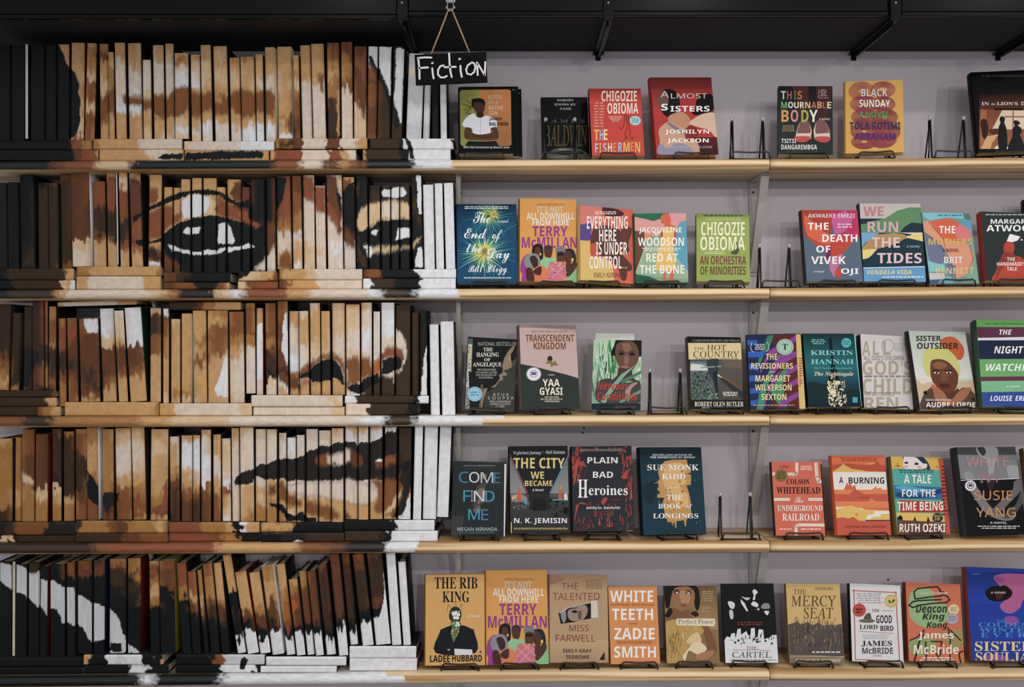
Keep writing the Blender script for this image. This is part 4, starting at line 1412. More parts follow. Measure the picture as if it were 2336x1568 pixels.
book('Z1', '1740,795 2200,800 2240,1395 1765,1400', 0, .026, 'p', '141210', 'cf4032', 'red paperback with ivory condensed author name and dangling fish hooks', (1370, 1448), '''
G 8c2420 cf4032 1735 790 2210 900
T b e8dccb 1850 812 2168 908 CHIGOZIE
T b efe4d4 1904 922 2180 1018 OBIOMA
M d98a78 1782 912 1878 1145 9
T m e8cfc4 1916 1036 2034 1052 A New York Times
T m e8cfc4 1932 1056 2022 1070 Notable Book
T m e8cfc4 1942 1074 2010 1088 of the Year
E a5d4dc 2153 1080 50 42
M 5a9aa6 2120 1058 2190 1104 3
L 3a1a18 4 2060,1020 2054,1090 2046,1140 2020,1158 2010,1140
L 3a1a18 4 2075,1030 2085,1150 2060,1185 2068,1240 2090,1235
L 3a1a18 4 2090,1040 2105,1180 2110,1235 2128,1250 2134,1220
L 3a1a18 4 2080,1220 2050,1260 2048,1290
T b e5bf52 1783 1160 1830 1256 T
T b a9c3d6 1835 1160 1868 1256 H
T b e9d48a 1873 1158 1904 1254 E
T b a9c3d6 1793 1284 1824 1368 F
T b e5bf52 1832 1283 1848 1366 I
T b a9c3d6 1862 1282 1896 1366 S
T b efd9b0 1908 1280 1944 1364 H
T b d98a4e 1954 1278 1984 1362 E
T b a9c3d6 2000 1276 2036 1362 R
T b e5bf52 2046 1274 2102 1360 M
T b d98a4e 2112 1273 2142 1356 E
T b e5bf52 2152 1272 2196 1366 N''')
book('Z2', '118,185 825,190 910,1080 192,1090', 0, .03, 'h', '8f2a22', 'b8342e', 'glossy red hardcover with two people seen from behind', (1538, 1614), '''
G 5a1c18 7e2420 110 180 830 320
G 8f2a26 c03a34 120 320 860 620
S 1a1413 205,430 260,340 350,322 420,360 462,470 440,560 350,640 290,630 240,560
S 6e5340 205,440 235,370 290,345 330,400 320,520 260,560 215,500
S 171312 650,470 690,390 790,375 860,420 860,540 790,600 650,625 600,590 640,560
S c18a64 330,640 440,590 520,600 590,690 560,760 450,790 350,740
S d8b49a 570,720 660,640 760,600 860,600 900,680 890,880 800,800 700,770
S c99a7a 220,790 330,700 430,740 560,800 600,870 580,1060 240,1070 230,930
P 7e7482 330,705 430,760 520,830 500,850 400,790 320,730
S 8c2a26 520,820 570,745 640,760 690,830 600,900 540,930
G 5a2226 3a1a1e 590 880 905 1078
S c99a7a 590,900 660,930 690,1070 600,1070
S 8f8ba0 230,960 330,1000 420,950 560,980 590,1075 220,1080
T l d8ccc8 240 345 330 420 A
T l d8ccc8 358 372 778 432 LMOST
T m f2eeea 244 492 322 572 S
T m f2eeea 350 518 806 584 ISTERS
T l c9a060 472 668 585 688 A NOVEL
T m f2eeea 290 792 800 852 JOSHILYN
T m f2eeea 314 895 794 955 JACKSON
T l d0b8b8 285 982 835 1008 NEW YORK TIMES BESTSELLING AUTHOR''')
book('Z2', '1605,285 2230,295 2235,1080 1600,1085', 0, .026, 'p', '17191a', '2a2e2e', 'black paperback with multicoloured title and pair of feet in sandals', (1803, 1884), '''
G 0f1010 2a2e2e 1590 280 2240 600
P 4a2626 1765,290 1955,290 1950,420 1960,700 1860,700 1830,560
P 4a2626 2040,290 2228,300 2200,480 2150,700 2050,700 2040,560
S 7d5450 1855,700 1950,690 1985,800 1970,850 1815,850 1820,790
S 7d5450 2050,690 2150,700 2205,850 2030,860 2015,800
P d8c0a8 1855,710 1825,770 1800,880 1790,900 1980,900 1988,800 1960,720 1978,800 1970,832 1818,835 1828,780
P d8c0a8 2040,710 2010,800 2020,900 2205,910 2200,850 2150,720 2190,830 2040,840 2028,800
S c24c4a 1790,880 1880,868 1975,878 1940,925 1880,940 1815,925
S c24c4a 2022,882 2110,870 2205,882 2180,930 2120,942 2050,920
T b c9c4b4 1632 345 1690 440 T
T b 9c5a58 1703 345 1758 440 H
T b 6f8a3c 1784 347 1804 440 I
T b b87a30 1824 345 1876 440 S
T b 66b254 1636 472 1702 545 M
T b e6e2d6 1716 470 1772 543 O
T b f0e2b4 1784 472 1840 545 U
T b e6e2d6 1853 472 1902 545 R
T b e8c878 1912 472 1972 545 N
T b cf7470 1986 472 2042 545 A
T b d8a84e 2054 470 2106 545 B
T b c8643a 2118 472 2156 545 L
T b e8d8a0 2168 472 2216 547 E
T b e09a44 1638 566 1722 704 B
T b d88f8a 1746 564 1832 704 O
T b 9cb24e 1868 566 1952 706 D
T b ece4d2 1960 566 2058 706 Y
T h cfc0a0 2070 660 2200 684 A NOVEL
M a08e5a 1638 742 1800 820 5
T b e0ddd0 1636 900 1808 950 TSITSI
T b e0ddd0 1636 968 2050 1025 DANGAREMBGA
L b8aeb0 5 2072,330 2070,428 2180,428
M b09c9c 2085 330 2165 415 4''')
book('Z3', '245,238 920,208 936,1062 250,1080', 0, .022, 'h', 'c79a3e', 'd9a648', 'yellow book with swirling pink rings and white and purple lettering', (1961, 2035), '\n'.join(
    [f'O 9c3f4c {cx_} {cy_} {rx} {ry} 9' for (cx_, cy_, r0, ay) in ((440, 350, 150, .74), (690, 330, 140, .68), (470, 500, 165, .62), (690, 500, 140, .64), (480, 650, 160, .6), (710, 655, 150, .66), (470, 820, 160, .62), (720, 830, 170, .62), (470, 940, 150, .58), (680, 915, 165, .6))
     for rx in range(r0, 40, -17) for ry in (rx * ay,)]) + '''
T b d9d4cf 432 330 738 418 BLACK
T b efece6 408 455 770 542 SUNDAY
T b 55a05a 408 590 460 668 A
T b 55a05a 480 592 760 664 NOVEL
T b 3d3560 300 715 890 800 TOLA ROTIMI
T b 4a2f74 358 845 832 920 ABRAHAM''')
book('Z3', '1715,128 2450,96 2560,1040 1800,1070', 0, .034, 'h', '0a0a0b', '0b0a0a', 'thick dark hardcover with two silhouettes before a glowing window', (2268, 2350), '''
T l 5a5a58 1840 160 2440 180 #1 NEW YORK TIMES BESTSELLING AUTHOR
G 1a0f0c 5e3020 1815 380 2480 560
G 7e4428 a8623c 1815 560 2480 1024
P e6c9ae 2080,570 2336,575 2480,590 2480,790 1960,800 2040,650
R 9a6a50 2110 640 2480 656
R 9a6a50 2200 575 2216 780
P b0683e 1830,560 1900,575 1880,900 1830,980
P d9a468 1900,880 2040,850 1960,960 1940,1024 1830,1024
P f0d8b8 1990,1010 2060,960 2200,1024 1990,1024
S 3a1e14 1830,700 1890,680 1920,790 1890,900 1850,880
S 5c2c1c 1930,800 2040,790 2030,850 1950,850
S 14191c 2060,650 2085,645 2110,660 2110,700 2105,720 2130,790 2140,920 2130,1024 2040,1024 2035,800 2060,720 2050,690
S 14191c 2215,700 2240,692 2270,700 2290,730 2262,750 2300,780 2310,830 2290,860 2330,960 2340,1024 2150,1024 2200,880 2200,790 2225,760
T S e8e2da 1840 478 1926 516 IN
T I d8d0c6 1950 488 2000 512 the
T S e8e2da 2018 475 2262 515 LION'S
T S e8e2da 2298 472 2440 514 DEN
R 140c0a 1990 550 2316 572''')
# ---- second shelf
book('Z4', '106,178 802,185 826,1095 116,1102', 1, .028, 'h', '0c2c48', '104a6c', 'deep blue hardcover with white script and yellow-green bursts', (1077, 1157), '''
G 0a2a46 104a6c 100 170 830 420
A 2a8f8a 480 330 40 380 34 12
A 8fae48 480 320 20 210 30 14
A d9c060 540 300 5 120 12 16
A 2f9a98 420 740 40 420 44 14
A 6fae5a 420 740 30 300 40 16
A e2cc64 430 730 10 200 30 22
A cfe0d8 420 760 120 380 12 8
L 2a8f9a 5 620,520 800,420
L 2a8f9a 4 640,540 760,400
V c8dcd8 400 880 480 1010 5 10 90
M d8d8d4 188 206 720 246 2
T H f0f0ee 300 272 500 402 The
T H e0e4e4 590 352 712 400 a novel
T H f0f0ee 196 462 462 582 End
T H f0f0ee 520 480 636 632 of
T H f0f0ee 222 642 402 744 the
T H f0f0ee 466 690 724 868 Day
T H f0f0ee 246 890 412 972 Bill
T H f0f0ee 472 886 692 1008 Clegg
T b e0e0dc 196 1028 745 1048 NEW YORK TIMES BESTSELLING AUTHOR OF DID YOU EVER HAVE A FAMILY''')
DOWN = '''
T l d9b48c 985 142 1405 168 #1 New York Times bestselling author of
T b b04028 1036 177 1356 196 I ALMOST FORGOT ABOUT YOU
T x cfc9bd 1044 212 1342 278 IT'S NOT
T x e6e1d8 920 282 1474 360 ALL DOWNHILL
T x e8e4dc 988 362 1412 428 FROM HERE
T x 93348a 988 440 1394 556 TERRY
T x 93348a 866 566 1504 690 McMILLAN
S 9a3a8c 848,950 865,830 930,760 960,800 920,900 930,1000 930,1078 862,1078 870,1000
S 1d2120 985,700 1010,655 1060,642 1105,670 1115,760 1095,850 1060,800 990,770
S 5a3424 1020,690 1060,680 1085,730 1070,790 1040,800 1020,760
S 3a3430 1125,690 1150,662 1190,660 1220,690 1215,720 1130,720
S 55302a 1128,705 1215,700 1212,770 1190,810 1150,805 1130,770
S 8fc08a 1090,830 1150,800 1200,810 1262,800 1255,860 1180,900 1140,940 1085,880
S 77797a 1262,690 1310,672 1370,690 1370,760 1265,750
S 5c3a2a 1275,740 1365,745 1350,860 1300,880 1272,850
R 1a1a1a 1278 748 1350 780
S 22282a 1365,720 1400,698 1450,705 1485,760 1492,850 1460,870 1400,760
S 55322a 1355,760 1400,720 1440,770 1440,850 1400,880 1360,830
S 7fb87c 1400,1000 1440,900 1505,850 1520,900 1516,1086 1390,1086 1380,1060
S 55322a 1370,880 1440,870 1500,860 1490,930 1400,1030 1370,960
S 85888a 890,830 930,770 1000,752 1060,780 1080,860 1050,930 980,930 910,910
S 3f2724 958,800 1010,782 1050,830 1048,900 1010,925 975,870
S d9784c 1010,930 1060,900 1130,910 1165,980 1160,1078 1000,1078 1000,990
S 4a2c26 1000,960 1040,920 1090,910 1085,1000 1020,1000
S 4a2c26 918,930 985,940 1010,1078 930,1078
P d0707a 1190,850 1300,850 1372,865 1380,1078 1170,1078 1172,940
L c8cf7 0 0,0 0,0
L d9a0b8 8 1180,900 1370,1060
L d9a0b8 8 1240,855 1385,980
L d9a0b8 8 1370,890 1180,1070
L d9a0b8 8 1320,855 1172,990
D 8a3a86 1190 870 1370 1070 9 12
L e2b650 7 1262,850 1300,910 1330,850
E e8b850 1080 765 10 16
E e8b850 1452 830 14 22'''.replace('L c8cf7 0 0,0 0,0\n', '')
book('Z4', '832,108 1506,128 1496,1088 850,1082', 1, .032, 'h', 'a8702c', 'dd9a42', 'taller orange hardcover with four people and purple author name, second shelf', (1232, 1308), DOWN)
book('Z4', '1534,190 2155,250 2165,1110 1546,1062', 1, .026, 'h', 'c8a050', 'd9604c', 'coral, purple and yellow hardcover with layered brown head profiles', (1336, 1412), '''
S d9786c 1520,190 1800,215 1760,340 1720,420 1640,430 1520,400
R 5a4a8c 1522 415 1640 600
S 5a4a8c 1600,410 1680,420 1660,520 1680,560 1640,600 1560,600
P d9b45c 1532,600 1660,610 1655,700 1670,780 1760,800 1900,830 1930,980 1940,1090 1535,1060
S 5d3a33 1690,480 1760,430 1900,440 2010,500 2030,640 1990,720 2060,800 2140,900 2110,960 1990,910 1900,850 1800,790 1700,740 1660,620
S 6e3a34 2030,440 2120,450 2140,500 2100,640 2110,720 2050,760 2000,640
S 4a2c2c 1800,215 1880,225 1990,250 2050,300 1960,330 1820,310
S 5d3a33 1980,900 2080,940 2070,1060 2020,1060 2000,980
S c8503e 1660,660 1720,640 1730,740 1690,800 1660,760
M efdcd0 1690 266 1990 308 2
T b f0e6da 1618 322 2092 470 EVERYTHING
T b f0e6da 1760 478 1958 614 HERE
T b f0e6da 1724 622 2086 770 IS UNDER
T b f0e6da 1648 786 2020 932 CONTROL
M d9a060 2030 912 2100 935 1
T l 5c4030 1702 978 2006 1032 EMILY ADRIAN''')
book('Z5', '86,292 686,280 715,1095 105,1082', 1, .024, 'h', '1d5a42', '7fa07c', 'green, pink and blue hardcover with an orange-skinned figure in yellow dress', (1468, 1550), '''
P 1d6a48 88,295 510,282 400,360 310,380 200,350 90,330
P dc9a92 90,330 200,352 310,380 420,340 500,284 690,282 690,370 610,400 560,480 400,500 350,560 250,540 90,495
P 54a0b8 688,370 610,395 570,500 560,800 620,890 712,970
P 6a4432 92,492 200,500 215,600 190,720 100,980
P d98a52 200,530 290,530 260,600 210,600
P e0c4bc 300,500 400,510 340,560
P 8fb08a 340,560 230,640 100,1000 300,1020 712,1060 712,980 560,800
P 1d5a42 105,995 250,1020 380,1072 360,1090 108,1085
L f0e8d4 4 230,640 100,990
L f0e8d4 4 560,800 712,975
S d9603e 395,330 440,292 490,310 510,370 500,430 460,460 430,440 440,410 400,400
S c84a38 395,520 440,450 540,430 575,520 560,620 540,700 490,740 470,690 510,640 520,560 440,520 400,600
P e6b85a 420,520 440,445 530,440 545,530 540,640 545,800 575,940 480,960 330,950 340,780 400,640
P d9603e 420,955 455,955 450,1070 420,1060
P d9603e 520,950 560,950 530,1075 480,1075
T b f2ece0 138 452 636 528 JACQUELINE
T b f2ece0 128 570 660 668 WOODSON
M ece4d8 178 688 625 732 2
T b f2ece0 224 756 590 852 RED AT
T b f2ece0 148 890 664 990 THE BONE''')
book('Z5', '805,290 1418,300 1426,1085 806,1080', 1, .03, 'p', '56622a', '94a64a', 'olive-green paperback with tall cream author name and small goose', (1615, 1694), '''
G 6a7a2e 94a64a 800 285 1425 360
M 3e4a1c 890 306 1340 332 1
M b8c080 862 338 1380 380 2
T b ece6c0 860 388 1366 548 CHIGOZIE
T b ece6c0 850 558 1368 718 OBIOMA
M d8d8a0 888 730 1150 766 2
S 4a524c 1200,748 1250,715 1278,690 1268,650 1262,630 1285,618 1276,640 1296,690 1300,730 1270,765 1230,765
T m 7a4438 846 784 1382 884 AN ORCHESTRA
T m 6e4a34 850 904 1378 1002 OF MINORITIES''')
book('Z6', '122,218 680,213 740,935 176,928', 1, .028, 'h', '3c3034', '56687a', 'red, pink and slate-blue hardcover with white spaced capitals', (1871, 1950), '''
P b03a2c 120,215 420,215 440,300 420,440 300,470 170,500 130,330
P c22a5c 400,215 682,213 705,480 600,540 560,420 520,460 430,330
P d9603e 150,260 200,300 330,420 420,470 410,560 300,540 180,470 150,350
P c2402e 170,470 300,540 410,560 430,480 540,440 640,530 540,640 470,700 420,660 400,600 260,560
P c65a94 440,270 560,220 640,300 560,420 460,470 420,330
P c2709a 400,720 470,670 540,650 500,760 470,800 450,890 400,800
P 7a2a4c 360,640 420,560 410,700 370,720
P c8402e 450,830 500,790 520,800 520,900 470,880
T m e0ccd0 188 252 654 292 AKWAEKE EMEZI
T m f0ece8 186 342 392 412 THE
T m f0ece8 330 458 678 532 DEATH
T m f0ece8 270 570 412 638 OF
T m f0ece8 220 678 562 752 VIVEK
T m f0ece8 516 796 690 866 OJI
M e0c0d0 470 348 632 402 2
T h d8d4d4 245 818 348 838 A Novel''')
book('Z6', '700,150 1305,148 1365,935 742,926', 1, .028, 'h', '243c40', '1f3c48', 'hardcover with green hills, sandy bands and pink slanted title', (2004, 2085), '''
R c4b8b2 690 140 1320 300
P 5c8a5c 705,350 800,330 950,300 1080,220 1200,188 1310,190 1330,450 720,440
P 1f3440 705,300 800,305 900,300 760,350 706,360
P 1f3440 1110,430 1150,380 1220,340 1330,350 1335,450 1120,440
P 6fa4c4 715,440 900,440 830,500 760,540 722,590
P e4dcd4 1100,440 1250,460 1150,480 1330,520 1340,440
P e0cc6a 1160,490 1240,450 1335,450 1340,530 1210,500
P b08a54 724,590 790,520 870,460 1050,445 1150,460 1170,500 1040,560 900,600 726,612
P e0cc6a 722,612 880,600 840,650 780,700 725,705
P 1c3642 728,710 800,690 880,600 1060,560 1150,500 1345,530 1360,790 735,790
P 5c98c4 735,790 1360,778 1368,938 742,930
L e0e4e4 8 738,792 1360,778
T b c47e80 738 180 940 275 WE
T b d9a8ac 780 332 1084 436 RUN
T b e0bcc0 822 488 1100 590 THE
T b e0bcc0 874 642 1318 746 TIDES
T h 8ab0c0 1165 568 1300 590 A NOVEL
T h e4d080 775 812 1216 856 VENDELA VIDA
M e0e8ec 930 874 1335 894 1''')
book('Z6', '1322,238 1790,250 1900,950 1395,950', 1, .012, 'p', '24343c', '6d9a98', 'thin paperback of patchwork colours with outlined white and gold capitals', (2146, 2223), '''
P 7cc0c8 1325,240 1730,248 1735,300 1560,290 1400,320 1340,280
P 507a68 1725,250 1790,252 1815,320 1760,310
P 7aa68a 1800,330 1900,945 1700,945 1790,820 1830,700 1800,560
P d9603e 1370,330 1500,310 1580,295 1680,330 1700,380 1650,420 1700,520 1620,530 1530,500 1430,400
P de9470 1335,330 1390,320 1480,450 1540,510 1700,530 1790,560 1830,660 1820,780 1760,860 1660,900 1640,820 1620,760 1570,660 1520,560 1440,500 1350,440
P d97a7a 1650,400 1700,360 1780,370 1820,420 1800,520 1720,540 1660,480
P 4fa0cc 1710,330 1790,315 1830,500 1800,420 1740,370
P 707490 1345,440 1440,500 1530,590 1570,700 1500,760 1400,720 1360,540
P 707490 1560,740 1660,770 1640,890 1570,850
P 7cc0c0 1370,710 1440,740 1540,760 1560,830 1390,830
P c8c0bc 1390,840 1540,850 1555,900 1395,910
P 3e5a84 1395,910 1500,905 1480,950 1400,950
P 7cc0c8 1540,890 1600,880 1650,950 1530,950
L 3a3030 3 1380,330 1530,500 1570,660 1640,820 1660,900
L 3a3030 3 1345,440 1440,500 1540,620
L 3a3030 3 1790,560 1830,700 1760,860
T b f0ece0 1490 375 1652 448 THE
T b d8b04a 1384 500 1816 562 MOTHERS
T m 5a4030 1525 600 1690 634 A NOVEL
T b e6dccb 1540 680 1722 745 BRIT
T b d8c07a 1455 790 1836 852 BENNETT
M 3a8aa0 1480 258 1715 285 1''')
book('Z6', '1905,236 2460,262 2530,940 1960,930', 1, .026, 'p', 'b03426', '2c3634', 'dark green-black paperback with a red-robed figure in white bonnet', (2275, 2356), '''
M b8bcb8 1955 254 2400 274 1
T b f0f0ec 2004 306 2450 352 MARGARET
T b f0f0ec 1962 364 2480 428 ATWOOD
P ece8e2 2195,452 2300,480 2270,520 2210,538 2162,525
S b8442e 2150,540 2190,530 2230,545 2240,600 2230,660 2310,690 2380,780 2420,935 2036,930 2060,820 2100,700 2135,650 2130,580
S 8c3a2e 2130,640 2230,650 2260,720 2150,760 2080,860 2050,920 2080,780
E ece8e2 2312 512 10 8
T m f0e4de 2166 686 2246 722 THE
T m f0e4de 2066 734 2350 770 HANDMAID'S
T m f0e4de 2164 782 2264 818 TALE''')
book('Z6', '2328,112 2780,118 2830,940 2362,935', 1, .02, 'p', '0e0e0e', '131313', 'tall black book at the right edge behind the red-robed cover', None, '''
R 1c1c1c 2340 130 2700 200''', .080)
# ---- middle shelf
book('Z7', '250,268 806,317 784,1130 200,1116', 2, .02, 'p', '1c2220', '141716', 'black paperback with gold-lit profile and round pale blue sticker', (1072, 1146), '''
P 8a8a78 215,265 298,270 262,1110 200,1110
P 4a6058 220,265 298,270 294,330 222,330
P c0bc9c 245,330 290,335 270,610 240,610
P b8bcb4 232,620 272,620 255,830 220,830
D 3a4440 222 300 268 1080 40 9
P 3a3a34 640,540 800,520 800,1120 420,1120 440,900 560,830
P 16181a 250,640 420,740 640,600 620,720 560,800 440,820 400,1100 262,1110
P 8f7a5c 690,440 735,380 760,360 790,350 760,420 735,450 745,560 750,600 700,625 650,640 700,680 680,700 640,700 650,750 600,760 560,830 500,836 560,800 610,730 600,690 650,660 640,590 660,500
P 5c4e3c 800,480 825,460 822,520 750,600 750,560
P 6c5a44 390,800 415,800 410,1100 370,1100
P 8c7860 420,850 470,840 430,950 400,1100 395,1000
L c0b498 4 735,460 715,500 745,560
L b09c7c 3 818,330 794,1125
T l b0b0a8 358 308 800 352 NATIONAL BESTSELLER
T S e4e0d4 420 374 528 416 THE
T S e4e0d4 340 430 600 480 HANGING
T S e4e0d4 430 495 500 530 OF
T S e4e0d4 298 545 630 602 ANGELIQUE
T S b0b0a8 346 618 568 642 THE UNTOLD STORY
T S b0b0a8 332 650 580 672 OF CANADIAN SLAVERY
T S b0b0a8 332 680 572 702 AND THE BURNING OF
T S b0b0a8 366 710 536 732 OLD MONTREAL
T l c8c4b8 528 902 715 934 A F U A
T l c8c4b8 472 942 770 974 C O O P E R
T S b8b4a8 490 988 740 1010 WITH A FOREWORD BY
T S b8b4a8 498 1016 732 1038 GEORGE ELLIOTT
T S b8b4a8 564 1044 664 1066 CLARKE
*E 8fc0d4 320 912 87 86
*O 4a88a4 320 912 74 73 4
*M 4a88a4 262 880 380 944 2''')
book('Z7', '832,104 1490,120 1540,1082 870,1086', 2, .034, 'h', '6a5a56', '2d3631', 'tall hardcover, pale pink above dark green, with round award sticker', (1222, 1298), '''
P c4a8a0 830,100 1500,115 1526,728 1400,690 1000,590 840,560
P 9a807c 830,100 1495,115 1496,160 840,140
T l 6a4a44 978 174 1396 198 NEW YORK TIMES BEST SELLER
T b 7a4018 910 222 1470 304 TRANSCENDENT
T b 7a4018 1002 314 1374 394 KINGDOM
S 1f2a24 1165,520 1165,485 1195,468 1220,490 1215,520 1190,535
S 8a6a44 1140,560 1165,530 1210,525 1230,545 1250,515 1258,540 1282,580 1230,580 1205,600 1190,560
T x f2e2c4 1106 738 1304 822 YAA
T x f2e2c4 1072 836 1338 922 GYASI
T b e0c8a0 1170 681 1244 697 A NOVEL
T b d8c8a8 1130 938 1294 956 NEW YORK TIMES
T b d8c8a8 1086 962 1336 980 BEST-SELLING AUTHOR OF
T b d8c8a8 1130 987 1300 1006 HOMEGOING
*E e4e0e0 1003 680 85 78
*O a8a0a8 1003 680 80 73 6
*O 5a4a94 1003 678 46 42 7
*P 5a4a94 975,660 1003,655 1030,660 1030,695 1003,690 975,695''')
book('Z7', '1696,278 2258,290 2240,1102 1670,1102', 2, .016, 'p', '20303a', '8fb494', 'paperback showing a person amid tall green reeds with red handwritten title', None, '''
G a8cca4 7aa482 1670 270 2260 1010
V 3f7a54 1690 500 1960 1000 34 14 240
V cfe4c4 1690 450 1960 900 26 12 200
V 3f8a54 1880 400 1960 700 8 30 200
V dce8c4 2190 560 2260 760 10 14 120
S 1c1a1a 1900,430 1940,340 1960,290 2050,282 2180,285 2255,330 2258,440 2220,480 1940,470
P 1c1a1a 1955,286 2258,290 2255,420 2225,450 1960,400
S 6a4a3c 1948,420 1970,330 2060,300 2160,310 2215,400 2220,500 2190,570 2140,640 2080,660 2010,610 1960,530
S 8a6450 2030,330 2110,330 2130,400 2060,420
S 8a6450 2060,470 2090,460 2110,530 2080,570 2050,545
S 2a1a16 1985,440 2030,425 2050,445 2010,465
S 2a1a16 2105,445 2150,430 2180,450 2140,470
L 2a1c18 7 1980,410 2045,420
L 2a1c18 7 2110,420 2180,415
S 9c6a5c 2015,600 2060,580 2110,595 2070,618 2030,618
P 4a352c 1985,600 2140,630 2150,720 2200,760 1900,760 1970,700
S 47423f 1740,790 1860,730 1960,760 2100,780 2200,750 2240,800 2240,1010 1760,1010
S a08a78 2060,880 2140,790 2210,780 2130,860 2100,1000
P 7aa890 1780,1000 1900,820 2020,680 2190,570 2060,700 1930,860 1830,1020
P 3f7a5c 2000,760 2250,640 2250,670 2040,790
P 5c9a78 1990,1000 2240,860 2240,900 2020,1015
T h b83a2c 1738 772 2098 862 Nervous
T h b83a2c 1738 885 2202 985 Conditions
R 1a2a34 1660 1020 2250 1105
T h 8a3a3c 1926 1044 2190 1078 Tsitsi Dangarembga''')
book('Z7', '1716,202 2172,212 2160,1092 1706,1088', 2, .010, 'p', 'c8ccc0', 'd2d6cc', 'pale blank book peeking above the paperback with reeds', None, '''
M 9aa098 2060 258 2130 268 1''', .0600)
easel(P3(1405, 0, .03)[0], 2, .028, .052, 'wire easel holding the paperback with reeds', .088, .075, .10, .265)
book('Z8', '598,258 1216,280 1265,1112 645,1112', 2, .026, 'p', '4a3c20', '161a18', 'paperback with black bands, yellow title panel and a train trackside view', (1615, 1692), '''
R d8c48a 590 312 1235 510
R 0e1010 590 255 1225 318
T l a8a49c 655 280 1200 304 A CHRISTOPHER MARLOWE COBB THRILLER
T N 3a2e20 676 370 800 398 THE
T N 4a2c1a 826 340 1050 406 HOT
T N 4a2c1a 668 414 1200 488 COUNTRY
M 8a7c58 692 494 1190 516 1
G 2a3a48 b8bcb8 630 512 920 640
G 5a6a66 384844 632 640 960 980
P c8ccc8 640,560 760,570 860,620 800,640 640,640
S 2c3c40 830,520 980,516 960,640 900,760 840,640
G 5c524a 4a443e 960 512 1240 980
P 6a5a4c 1000,520 1235,516 1240,620 1020,600
P 7a4c38 930,690 1050,720 1240,860 1245,940 1100,830
P 2a3230 940,700 1000,720 1240,880 1250,980 1150,900
P c8c0b0 925,680 970,690 1010,730 960,710
L 8a9694 14 755,605 990,590
P 1a2428 900,650 945,650 950,800 960,960 935,900 905,780
L 2a3a3a 14 910,560 960,640
D 6a8470 640 760 900 970 60 12
D 2a3432 640 650 850 900 40 14
D 9ab088 820 880 960 975 20 9
M e0dcd0 1005 885 1185 940 3
T S e0d8c4 682 1000 1248 1056 ROBERT OLEN BUTLER
M b0aca0 765 1064 1130 1084 1''')
book('Z8', '1284,240 1912,218 1970,1098 1330,1106', 2, .026, 'p', '1a2030', '1e2a4c', 'striped blue, green, purple and maroon paperback with yellow right edge', (1748, 1816), '''
P 5c2420 1590,225 1860,220 1900,1098 1560,1100 1640,700
P 2a7a5c 1530,232 1600,228 1570,330 1500,430 1430,600 1410,680 1420,520
P 2f8a64 1400,1100 1440,850 1560,620 1660,450 1720,480 1620,640 1520,820 1480,1100
P 2f8a64 1700,640 1770,600 1700,800 1760,1095 1690,1095 1560,880
P 8a3f94 1540,410 1860,230 1865,290 1720,400 1545,480 1450,670 1440,640
P 8a3f94 1640,480 1870,410 1875,470 1680,580 1580,700 1560,660
P 8a3f94 1760,620 1880,560 1885,620 1740,710
P 8a3f94 1600,700 1690,640 1560,860 1480,1090 1460,1095 1540,860
P 8a3f94 1760,790 1888,720 1892,790 1800,830
P 8a3f94 1620,1095 1700,980 1890,880 1895,940 1760,1020 1690,1095
P 2c5cb4 1290,290 1410,285 1410,340 1440,345 1295,345
P 2c5cb4 1300,420 1510,415 1480,480 1305,490
P 2c5cb4 1310,565 1430,560 1410,640 1312,625
P 2c5cb4 1315,700 1420,690 1430,760 1318,765
P 2c5cb4 1320,850 1400,840 1440,900 1325,910
P 2c5cb4 1328,990 1420,975 1400,1030 1330,1045
P d4b45c 1855,220 1914,218 1972,1098 1898,1100
M a04a44 1890 490 1935 830 12
L d8d4d0 7 1345,320 1332,360 1340,405 1365,425
L d8d4d0 7 1525,310 1545,350 1542,390 1515,420
M d8d4d0 1378 330 1498 405 4
T b ead08a 1510 444 1640 516 THE
T b ecd490 1338 552 1822 618 REVISIONERS
T b e0c8a0 1545 648 1615 664 A NOVEL
T b ead090 1388 694 1790 768 MARGARET
T b ecd090 1384 800 1806 872 WILKERSON
T b ecd48c 1458 910 1746 980 SEXTON
M d0b080 1360 1034 1840 1052 1
*E 9cc0ac 1730 367 100 94
*O 5a7a6c 1730 367 84 78 4
*T S 141a18 1696 330 1762 400 T''')
book('Z9', '92,202 624,210 696,946 152,952', 2, .03, 'p', '10181a', '17474c', 'teal paperback with a dark tower and golden filigree', (1862, 1938), '''
G 0c2c30 1d666a 90 200 690 540
G 1d666a 123c50 120 540 705 720
G 123c50 0c1f26 130 720 712 952
S 0a1c20 355,300 375,240 395,300 400,420 430,560 470,680 500,760 330,760 370,600 378,420
S 102c30 150,700 300,720 420,760 700,780 710,860 150,860
P 7ad0d0 612,208 632,210 712,946 688,946
M 7ab4b4 180 262 325 320 3
T S 7accc8 174 376 604 424 KRISTIN
T S 7accc8 178 466 610 516 HANNAH
T S 6ab0b0 205 546 600 566 The #1 New York Times Bestseller
T I e8d8b0 212 594 608 644 The Nightingale
E e8d8a8 450 705 24 22
S e8d8a8 340,740 370,760 430,790 420,850 385,830 350,780
D e4d4a4 345 680 520 950 60 14
D e4d4a4 380 630 440 720 14 9
V e4d4a4 350 700 540 950 26 6 70
D 0c1f26 360 700 520 950 20 8
E 4ab4b4 535 300 50 48
M 1d6a6a 498 275 572 325 3
R 3fa0b4 598 850 648 906''')
